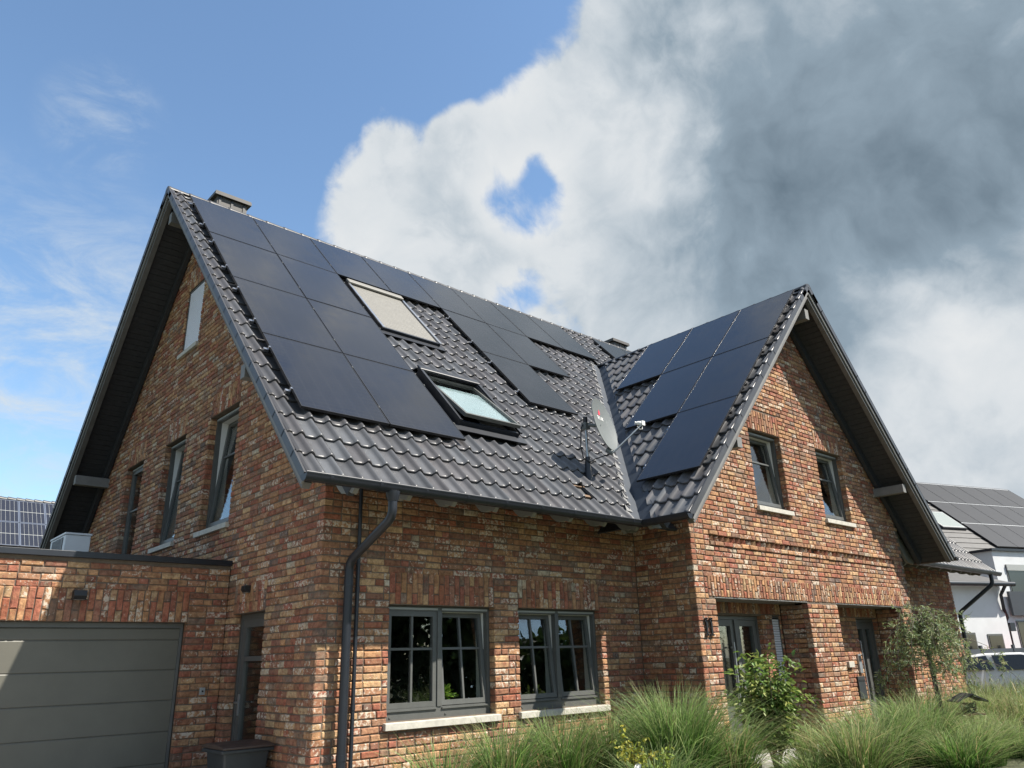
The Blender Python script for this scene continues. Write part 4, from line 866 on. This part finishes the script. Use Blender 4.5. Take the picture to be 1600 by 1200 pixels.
# wing roof, gutter, windows
mb = MB(); mb.prism([NO+e1*-9+e2*-2.5+Z*3.36, NO+e1*-9+e2*-.1+Z*4.1, NO+e1*-9+e2*-.1+Z*4.0, NO+e1*-9+e2*-2.5+Z*3.26], e1*7.65); mb.build('wing_roof', M['rtile'], NB)
mb = MB(); mb.tube([NO+e1*-9+e2*-2.56+Z*3.30, NO+e1*-1.25+e2*-2.56+Z*3.30], .07, 10); mb.build('gutter', M['gutter'], NB)
mb = MB(); mb.tube([NO+e1*-1.55+e2*-2.5+Z*3.28, NO+e1*-1.58+e2*-2.3+Z*3.0, NO+e1*-1.55+e2*-2.27+Z*2.6, NO+e1*-1.25+e2*-2.1+Z*2.35, NO+e1*-.95+e2*-1.8+Z*2.25, NO+e1*-.75+e2*-1.7+Z*2.0, NO+e1*-.75+e2*-1.7+Z*.2], .05, 8); mb.build('downpipe', M['gutter'], NB)
def nwin(x0, x1, z0, z1, y): 
    o = nbox('window', 'frame', (x0, y-.02, z0), (x1, y-.003, z1)); nbox('pane', 'carglass', (x0+.05, y-.03, z0+.05), (x1-.05, y-.021, z1-.05), o); return o
o = nwin(-.10, .76, 2.5, 4.02, -1.6); nbox('shutter_box', 'frame_l', (-.10, -1.66, 3.83), (.76, -1.631, 4.02), o); nbox('balcony_panel', 'hedge', (-.42, -1.75, 2.42), (2.4, -1.67, 3.16), NB)
nwin(-3.52, -2.95, .75, 1.92, -2.2); nwin(-2.45, -1.8, .75, 1.87, -2.2); nwin(-.22, 1.8, .3, 2.27, -1.6)
nbox('drain_box', 'gutter', (-.86, -1.86, 1.95), (-.64, -1.72, 2.2))
# dark fence in front of it
F0 = empty('garden_fence', NO+e1*-7+e2*-3.4, 'low anthracite fence running in front of the white house', 'fence')
for k in range(9): mb = MB(); mb.box((k*1.3+.04, -.02, .1), (k*1.3+1.26, .02, 1.46), M=lambda x, y, z: e1*x+e2*y+Z*z); mb.build('fence_panel', M['hedge'], F0)
for k in range(10): mb = MB(); mb.box((k*1.3-.035, -.035, 0), (k*1.3+.035, .035, 1.55), M=lambda x, y, z: e1*x+e2*y+Z*z); mb.build('post', M['hedge'], F0)
# left neighbour behind the garage
LN = empty('rear_house', (0, 38, 0), 'house behind the garage with a solar covered roof', 'house')
def lnp(o): o.parent = LN; o.matrix_parent_inverse = Matrix.Translation((0, -38, 0)); return o
mb = MB(); mb.box((-8, 33.2-6+1.2, 0), (8, 43, 3.0)); lnp(mb.build('wall', M['white']))
s45 = math.sqrt(.5); fK = Fr((0, 32, 8.94), (1, 0, 0), (0, s45, s45), (0, -s45, s45)); mb = MB(); fK.box(mb, -8.4, 8.4, -8.2, 0, -.2, -.06); kr = lnp(mb.build('roof', M['tile']))
fK2 = Fr((0, 32, 8.94), (-1, 0, 0), (0, -s45, s45), (0, s45, s45)); mb = MB(); fK2.box(mb, -8.4, 8.4, -14, 0, -.2, -.06); lnp(mb.build('roof', M['tile']))
x = -8.4
while x < 8: mb = MB(); mb.tube([(x, 32, 8.87), (x+.33, 32, 8.85)], [.13, .11], 8); mb.build('ridge_tile', M['tile'], kr); kr.children[-1].matrix_parent_inverse = Matrix.Translation((0, 0, 0)); x += .35
mb = MB(); bars(mb, lambda u, v, n: V(u, v, n), 0, 1.0, 0, 1.58, 0, .04, .03); KF = mb.mesh('solar_panel', M['alu']); mb = MB(); mb.box((.03, .03, .02), (.97, 1.55, .034)); KG = mb.mesh('cells', M['cell'])
mb = MB()
for k in range(1, 6): mb.box((k*1.0/6-.004, .03, .0345), (k*1.0/6+.004, 1.55, .036))
mb.box((.03, .775, .0345), (.97, .80, .0365)); KL = mb.mesh('cell_lines', M['frame_l'])
for r in range(2):
    for c in range(-1, 3):
        o = bpy.data.objects.new('solar_panel', KF); COL.objects.link(o); o.matrix_world = fK.M2(1.83+c*1.02-1.02, -.20-(r+1)*1.61+.02, .0)
        tag(o, f'white lined solar panel on the rear house, {("upper", "lower")[r]} row, {ORD[c+1]} from the left', 'solar panel', 'solar panels on the rear house'); obj('cells', KG, o); obj('cell_lines', KL, o)

# ================================================================== CARS
def car(loc, rz, paint, label):
    t = empty('parked_car', loc, label, 'car', 'cars parked beyond the garden'); t.rotation_euler = (0, 0, rz)
    prof = [(-2.1, .35), (-2.12, .62), (-2.02, .86), (-1.9, .93), (-1.3, 1.30), (-.75, 1.38), (.1, 1.385), (.55, 1.31), (1.15, .96), (1.75, .86), (2.08, .70), (2.14, .50), (2.1, .30), (1.72, .26), (-1.75, .26)]
    mb = MB(); n = len(prof); vs = []
    for y, kx, ins in ((-.86, 1, 1), (-.80, 1.0, 0), (.80, 1.0, 0), (.86, 1, 1)):
        for (x, z) in prof:
            top = max(0, (z-.90)/.48); yy = y*(1-.20*top); vs.append(V(x*(.985 if ins else 1), yy, z-(.03 if ins and z > .9 else 0)))
    fs = [tuple(range(n))[::-1], tuple(range(3*n, 4*n))]+[(r*n+i, r*n+(i+1) % n, (r+1)*n+(i+1) % n, (r+1)*n+i) for r in range(3) for i in range(n)]
    mb.add(vs, fs, smooth=False); b = mb.build('body', M[paint], t, bevel=.04)
    for s in (-1, 1):
        yo = lambda z: s*(.872*(1-.20*max(0, (z-.90)/.48))+.004)
        for q in ([(-1.62, .98), (-1.20, 1.27), (-.74, 1.325), (-.62, .97)], [(-.54, .97), (-.60, 1.33), (.08, 1.335), (.30, 1.29), (.36, .97)], [(.44, .97), (.42, 1.27), (.55, 1.24), (.98, .97)]):
            mb = MB(); mb.prism([V(x, yo(z), z) for x, z in q], (0, -.02*s, 0)); mb.build('side_window', M['carglass'], t)
        mb = MB(); mb.box((.62, s*.88, .95), (.78, s*1.04, 1.06)); mb.build('mirror', M[paint], t, bevel=.02)
        for x in (-1.32, 1.32):
            mb = MB(); mb.tube([(x, s*.66, .32), (x, s*.87, .32)], .32, 20); w = mb.build('wheel', M['tyre'], t); mb = MB(); mb.tube([(x, s*.86, .32), (x, s*.885, .32)], .20, 14); mb.build('rim', M['galv'], w)
        mb = MB(); mb.box((1.92, s*.5-.18, .62), (2.10, s*.5+.18, .74)); mb.build('headlight', M['inner'], t, bevel=.03)
    mb = MB(); mb.add([V(.60, -.66, 1.305), V(.60, .66, 1.305), V(1.12, .74, 1.0), V(1.12, -.74, 1.0)], [(0, 1, 2, 3)]); 
    mb = MB(); mb.prism([V(.62, -.62, 1.30), V(.62, .62, 1.30), V(1.13, .70, 1.0), V(1.13, -.70, 1.0)], (.008, 0, .012)); mb.build('windscreen', M['carglass'], t)
    mb = MB(); mb.prism([V(-1.83, -.66, .99), V(-1.83, .66, .99), V(-1.36, .60, 1.275), V(-1.36, -.60, 1.275)], (-.008, 0, .012)); mb.build('rear_window', M['carglass'], t)
    return t
car((20.3, -.75, -.03), -an-.72, 'nwhite', 'white parked car, its roof showing above the tall grass'); car((22.9, .2, .0), -an-.5, 'nred', 'red parked car just behind the white one')

# ================================================================== PLANTS
rg = random.Random(21)
def blades(mb, cx_, cy_, n, h, rad, spread, cols, wd=.0055, straw=.12, z0=0, wind=(0, 0)):
    for i in range(n):
        a = rg.uniform(0, 2*math.pi); r = rad*math.sqrt(rg.random()); bx, by = cx_+r*math.cos(a), cy_+r*math.sin(a)
        a2 = a+rg.uniform(-.7, .7); H = h*rg.choice([rg.uniform(.35, .8), rg.uniform(.7, 1.0), rg.uniform(.9, 1.18)]); sp = spread*rg.uniform(.1, 1.65)*(.45+.55*r/max(rad, .01)); dx, dy = math.cos(a2)*sp+wind[0]*H, math.sin(a2)*sp+wind[1]*H
        dr_ = rg.uniform(.02, .62)*min(1, sp/max(.01, spread)*1.5); c = rg.choice(cols); k = rg.uniform(.55, 1.45); st = rg.random() < straw
        tw = rg.uniform(0, math.pi); wx, wy = math.cos(tw), math.sin(tw); w = wd*rg.choice([.55, .7, .9, 1.1, 1.5]); base = len(mb.v); vs = []; S = 5
        for s in range(S+1):
            t_ = s/S; zz = z0+H*(t_*(1+dr_)-dr_*1.35*t_**3); ox, oy = dx*t_**1.9, dy*t_**1.9; ww = w*(1-t_)**.7+.0006
            for sg in (-1, 1): vs.append((bx+ox+sg*wx*ww, by+oy+sg*wy*ww, zz))
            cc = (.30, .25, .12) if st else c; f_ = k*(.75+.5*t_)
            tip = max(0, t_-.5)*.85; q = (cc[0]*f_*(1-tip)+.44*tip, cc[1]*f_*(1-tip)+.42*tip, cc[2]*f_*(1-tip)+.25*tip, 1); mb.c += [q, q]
        mb.v += vs
        for s in range(S): mb.f.append((base+2*s, base+2*s+1, base+2*s+3, base+2*s+2)); mb.sm.append(False)
G1 = [(.098, .205, .034), (.075, .170, .030), (.135, .235, .050), (.052, .125, .028), (.18, .24, .08)]; G2 = [(.115, .205, .042), (.17, .24, .066), (.09, .18, .036), (.21, .24, .10)]
def tuft(x, y, h, rad, spread, n, label, cols=G1, straw=.10, wind=(0, 0)):
    mb = MB(); blades(mb, 0, 0, n, h, rad, spread, cols, straw=straw, wind=wind); o = mb.build('ornamental_grass', M['grass'], None, True); o.location = (x, y, 0); tag(o, label, 'grass', 'ornamental grasses in the front bed'); return o
tuft(.95, -1.15, .72, .20, .50, 413, 'thin tuft of feathery grass below the left end of the left window', straw=.2)
tuft(1.75, -1.15, .84, .26, .55, 767, 'tuft of feathery grass below the right half of the left window', straw=.15)
tuft(2.60, -1.25, .88, .28, .55, 885, 'tuft of feathery grass below the brick pier between the ground floor windows', straw=.15)
tuft(3.35, -1.35, .88, .28, .55, 885, 'tuft of feathery grass under the right ground floor window', straw=.12)
tuft(3.75, -2.05, 1.10, .34, .70, 2125, 'biggest dense green grass clump in front of the shaded inner corner', straw=.06)
tuft(4.45, -2.25, .80, .28, .65, 1003, 'arching grass clump between the big clump and the leafy shrub', straw=.2)
tuft(2.45, -2.75, .62, .22, .40, 649, 'low green grass beside the small yellow leaved plant', straw=.05)
tuft(5.35, -3.45, .74, .26, .60, 885, 'grass clump at the foot of the pier between the porches', G2, .2)
tuft(6.40, -3.25, .82, .30, .65, 1197, 'grass clump in front of the letterbox pier', G1, .1)
tuft(6.15, -2.55, .62, .26, .55, 598, 'low grass tuft behind the leafy shrub at the porch step', G2, .2)
tuft(5.05, -3.0, .34, .24, .42, 738, 'low grass tuft at the foot of the leafy shrub', G1, .1)
tuft(6.0, -3.0, .36, .24, .42, 575, 'low grass tuft between the leafy shrub and the letterbox pier', G1, .1)
tuft(7.70, -3.25, .86, .32, .65, 1289, 'tall green grass clump in front of the right porch', G1, .1)
tuft(9.05, -3.05, .56, .30, .60, 1012, 'grass clump around the foot of the weeping tree', G2, .12)
tuft(10.9, -3.25, .52, .30, .60, 920, 'grass clump right behind the bird feeder', G2, .12)
tuft(8.05, -3.85, .58, .30, .60, 1104, 'near grass clump in front of the bird feeder', G2, .1)
tuft(9.25, -4.05, .46, .30, .65, 1104, 'near bright green grass clump beside the wooden post', G1, .06)
tuft(7.0, -4.0, .55, .3, .6, 920, 'near grass clump at the bottom edge right of the pier', G1, .08)
tuft(12.3, -3.2, .68, .32, .65, 1012, 'straw tipped grass clump near the right edge', G2, .35)
tuft(12.0, -2.6, .74, .30, .55, 736, 'pale grass clump behind the bird feeder roof', G2, .3)
# loose meadow beyond
mb = MB()
for i in range(330): blades(mb, rg.uniform(11.5, 21.5), rg.uniform(-4.2, -.9), 26, rg.uniform(.5, .92), .16, .35, G2+[(.12, .15, .07)], wd=.007, straw=.15)
tag(mb.build('meadow_grass', M['grass'], None, True), 'loose tall meadow grass in front of the parked cars', 'grass', kind='stuff')
# leaves
def leaf(mb, p, d, n_, L, w, col):
    d = d.normalized(); s = d.cross(n_).normalized(); up = s.cross(d).normalized(); f_ = up*(w*.28)
    vs = [p, p+d*L*.35-s*w*.5+f_, p+d*L*.72-s*w*.36+f_*.7-up*L*.05, p+d*L-up*L*.12, p+d*L*.72+s*w*.36+f_*.7-up*L*.05, p+d*L*.35+s*w*.5+f_, p+d*L*.55-up*L*.02]
    mb.add(vs, [(0, 1, 6), (1, 2, 6), (2, 3, 6), (3, 4, 6), (4, 5, 6), (5, 0, 6)], col)
def rv(): return V(rg.gauss(0, 1), rg.gauss(0, 1), rg.gauss(0, 1)).normalized()
def lcol(base, lo=.65, hi=1.4): k = rg.uniform(lo, hi); j = rg.uniform(-.15, .2); return (base[0]*k*(1+j), base[1]*k, base[2]*k*(1-j*.5), 1)
# leafy shrub by the left porch
SB = V(5.50, -2.30, 0); t = empty('leafy_shrub', SB, 'glossy green leafy shrub in front of the left porch door', 'shrub'); stm = MB(); lf_ = MB()
for i in range(19):
    a = rg.uniform(0, 6.28); out = rg.uniform(.12, .62); H = rg.uniform(.85, 1.55)*(1-.25*max(0, out-.35)); tip = V(math.cos(a)*out+.10, math.sin(a)*out*.8, H)
    mid = V(math.cos(a)*out*.35+.03, math.sin(a)*out*.3, H*.5); b0 = V(rg.uniform(-.04, .04), rg.uniform(-.04, .04), 0)
    pts = [b0*(1-q)**2+mid*(2*q*(1-q))+tip*q*q for q in (0, .2, .4, .6, .8, 1)]; stm.tube(pts, [.011, .009, .008, .006, .004, .002], 5)
    for j in range(120):
        q = rg.uniform(.30, 1)**.8; p = b0*(1-q)**2+mid*(2*q*(1-q))+tip*q*q; o_ = rv(); o_.z = abs(o_.z)*.5-.1
        p = p+o_*rg.uniform(.02, .21)*(.5+q*.6); dd = (o_+V(0, 0, rg.uniform(-.7, .3))).normalized(); leaf(lf_, p, dd, (V(0, 0, 1)+rv()*.55).normalized(), rg.uniform(.07, .115), rg.uniform(.042, .066), lcol((.125, .19, .043) if rg.random() > .2 else (.25, .30, .085)))
for pts, nn in (([V(-.05, -.05, .6), V(-.35, -.25, 1.1), V(-.42, -.32, 1.50), V(-.50, -.38, 1.62)], 22), ([V(.05, 0, .5), V(.35, -.1, .9), V(.62, -.22, .93), V(.85, -.3, .86)], 30), ([V(0, 0, .15), V(.02, -.1, .3), V(.10, -.2, .42)], 34)):
    stm.tube(pts, [.008, .006, .003, .002][:len(pts)], 5)
    for j in range(nn):
        q = rg.random()*(len(pts)-1); i = min(int(q), len(pts)-2); p = pts[i].lerp(pts[i+1], q-i); o_ = rv(); leaf(lf_, p+o_*.03, o_+V(0, 0, -.1), (Z+rv()*.5).normalized(), rg.uniform(.05, .08), rg.uniform(.03, .045), lcol((.10, .15, .035)))
stm.build('stems', M['bark'], t); lf_.build('leaves', M['leaf'], t, True)
# weeping silver tree
TB = V(9.78, -2.80, 0); t = empty('weeping_tree', TB, 'small weeping silver leaved tree with a leaning trunk by the right porch', 'tree'); tr = MB(); tl = MB()
tp = [V(.10, 0, 0), V(-.02, 0, .6), V(-.06, 0, 1.1), V(-.10, 0, 1.62), V(0, 0, 1.95)]; tr.tube(tp, [.048, .042, .036, .030, .018], 8); tr.build('trunk', M['bark'], t); br = MB(); LAT = V(R_.x, R_.y, 0).normalized()
for i in range(44):
    a = rg.uniform(0, 6.28); st = tp[3].lerp(tp[4], rg.random()) if i > 10 else tp[2].lerp(tp[3], rg.random()); out = rg.uniform(.30, .78); up_ = rg.uniform(.05, .48); dn_ = rg.uniform(.15, .95)
    if i in (3, 4): out, up_, dn_, a = 1.35, .18, .30, math.atan2(LAT.y, LAT.x)+rg.uniform(-.2, .2)
    if i in (5, 6, 7): out, up_, dn_, a = .95, .05, .75, math.atan2(-LAT.y, -LAT.x)+rg.uniform(-.3, .3)
    dx = V(math.cos(a), math.sin(a), 0); P0, P1, P2, P3 = st, st+dx*out*.35+Z*up_*1.2, st+dx*out*.8+Z*up_*.8, st+dx*out-Z*dn_
    bz = lambda q: P0*(1-q)**3+P1*3*q*(1-q)**2+P2*3*q*q*(1-q)+P3*q**3
    br.tube([bz(q/7) for q in range(8)], [.010, .009, .007, .006, .005, .004, .003, .002], 5)
    for j in range(9):
        q0 = rg.uniform(.2, 1); p0 = bz(q0); d0 = (rv()+V(0, 0, -.6)).normalized(); Ln = rg.uniform(.14, .42); br.tube([p0, p0+d0*Ln*.5, p0+d0*Ln*.9-Z*Ln*.25], [.003, .002, .001], 4, cap=False)
        for l in range(17):
            q = rg.random(); p = p0+d0*Ln*q*.95-Z*Ln*.25*q*q; dl = (d0*.6+rv()*.8+V(0, 0, -.25)); leaf(tl, p, dl, rv(), rg.uniform(.05, .085), rg.uniform(.012, .018), lcol((.20, .255, .105) if rg.random() > .25 else (.36, .40, .26), .7, 1.35))
br.build('branches', M['bark'], t); tl.build('leaves', M['pear'], t, True)
# small yellow leaved plant with a white label
SP = V(1.86, -2.98, 0); t = empty('small_plant', SP, 'small yellow green leaved plant on a thin stem, white tag at its foot', 'plant'); st = MB(); st.tube([(0, 0, 0), (.01, 0, .35), (-.01, 0, .62)], [.007, .006, .004], 6); ll = MB()
for i in range(8):
    d0 = rv(); d0.z = abs(d0.z)*.8+.1; st.tube([V(0, 0, .55), V(0, 0, .55)+d0*.2], [.003, .0015], 4)
    for j in range(26): q = rg.random(); p = V(-.01, 0, .56)+d0*.26*q; leaf(ll, p+rv()*.03, rv(), (Z+rv()*.7).normalized(), rg.uniform(.03, .05), rg.uniform(.022, .034), lcol((.24, .25, .04), .7, 1.3))
for j in range(26): p = V(-.10-rg.random()*.05, .02, .60+rg.random()*.30); leaf(ll, p, rv(), (Z+rv()*.7).normalized(), .04, .028, lcol((.28, .28, .04), .7, 1.3))
st.build('stem', M['bark'], t); ll.build('leaves', M['leaf'], t, True); mb = MB(); mb.prism([V(-.10, -.02, .38), V(.03, -.02, .36), V(.07, -.02, .56), V(-.03, -.02, .53)], (0, .002, 0)); mb.prism([V(-.03, -.018, .0), V(-.02, -.018, .0), V(-.0, -.018, .45), V(-.01, -.018, .45)], (0, .004, 0)); mb.build('label_tag', M['paper'], t)
t = empty('golden_shrub', (2.30, -2.85, 0), 'low lime green seedling right of the small tagged plant', 'plant'); ll = MB(); st = MB()
for i in range(9):
    a = rg.uniform(0, 6.28); tip = V(math.cos(a)*.17, math.sin(a)*.17, rg.uniform(.40, .68)); st.tube([(0, 0, 0), tip*.6, tip], [.005, .004, .002], 5)
    for j in range(24): leaf(ll, tip*rg.uniform(.55, 1)+rv()*.035, rv()+Z*.3, (Z+rv()*.6).normalized(), rg.uniform(.04, .07), rg.uniform(.018, .03), lcol((.20, .26, .04), .7, 1.3))
st.build('stems', M['bark'], t); ll.build('leaves', M['leaf'], t, True)
# bird feeder
t = empty('bird_feeder', (10.12, -3.10, .12), 'small dark wooden bird feeder with a pitched roof among the grass', 'bird feeder'); l = lambda x, y, z: LAT*x+V(-LAT.y, LAT.x, 0)*y+Z*z
mb = MB(); mb.box((-.03, -.03, -.12), (.03, .03, .36), M=l); mb.build('post', M['wood'], t)
mb = MB(); mb.box((-.17, -.14, .36), (.17, .14, .385), M=l); mb.build('tray', M['wood'], t)
for x in (-.11, .11): mb = MB(); mb.box((x-.012, -.012, .386), (x+.012, .012, .56), M=l); mb.build('upright', M['wood'], t)
mb = MB(); mb.box((-.07, -.05, .386), (.07, .05, .54), M=l); mb.build('seed_box', M['black'], t)
for s in (-1, 1): mb = MB(); mb.prism([l(0, -.17, .665), l(s*.25, -.17, .555), l(s*.25, -.17, .575), l(0, -.17, .688)], l(0, .34, 0)); mb.build('roof_board', M['soffit'], t)
mb = MB(); mb.prism([V(-.06, -.05, 0), V(.05, -.06, 0), V(.06, .05, 0), V(-.05, .06, 0)], (.01, 0, .42)); mb.prism([V(-.04, -.03, .42), V(.0, -.04, .42), V(-.01, .03, .42)], (.0, 0, .05)); o = mb.build('wooden_post', M['wood'], None, bevel=.008); o.location = (9.95, -3.93, 0); tag(o, 'short weathered wooden post at the right edge of the garden', 'post')
# things on the inner window sill
t = empty('potted_plant', fF(2.02, .92, -.33), 'green potted plant behind the left window, right casement', 'plant'); mb = MB(); mb.tube([(0, 0, 0), (0, 0, .12)], [.055, .075], 12); mb.build('pot', M['dark'], t); ll = MB()
for j in range(150): d0 = rv(); d0.z = abs(d0.z); p = V(0, 0, .14)+d0*rg.uniform(.03, .17); leaf(ll, p, d0+rv()*.5, (Z+rv()*.5).normalized(), rg.uniform(.05, .08), rg.uniform(.03, .045), lcol((.14, .24, .03), .7, 1.4))
ll.build('leaves', M['leaf'], t, True)
# garden trees across the street, mirrored in the panes
def bigtree(x, y, H, label):
    t = empty('garden_tree', (x, y, 0), label, 'tree', 'trees mirrored in the ground floor panes'); tr = MB(); tr.tube([(0, 0, 0), (.05, 0, H*.4), (0, .1, H*.75)], [.16, .12, .04], 8); ll = MB()
    for i in range(60):
        a = rg.uniform(0, 6.28); r = rg.uniform(.1, 1)*H*.27; c = V(math.cos(a)*r, math.sin(a)*r, H*rg.uniform(.10, .92)); tr.tube([V(0, 0, c.z*.75), c], [.03, .01], 4)
        for j in range(55): leaf(ll, c+rv()*H*.12*rg.random()**.4, rv(), rv(), rg.uniform(.25, .42), rg.uniform(.18, .28), lcol((.05, .085, .025)))
    tr.build('trunk', M['bark'], t); ll.build('crown', M['leaf'], t, True)
bigtree(9.2, -12.8, 7.6, 'dark leafy tree mirrored in the left ground floor window'); bigtree(12.6, -13.4, 8.2, 'dark leafy tree mirrored in the right casement of the left window'); bigtree(16.2, -12.8, 5.0, 'dark leafy tree mirrored in the right ground floor window'); bigtree(20.0, -13.2, 5.6, 'dark leafy tree mirrored at the right end of the windows')
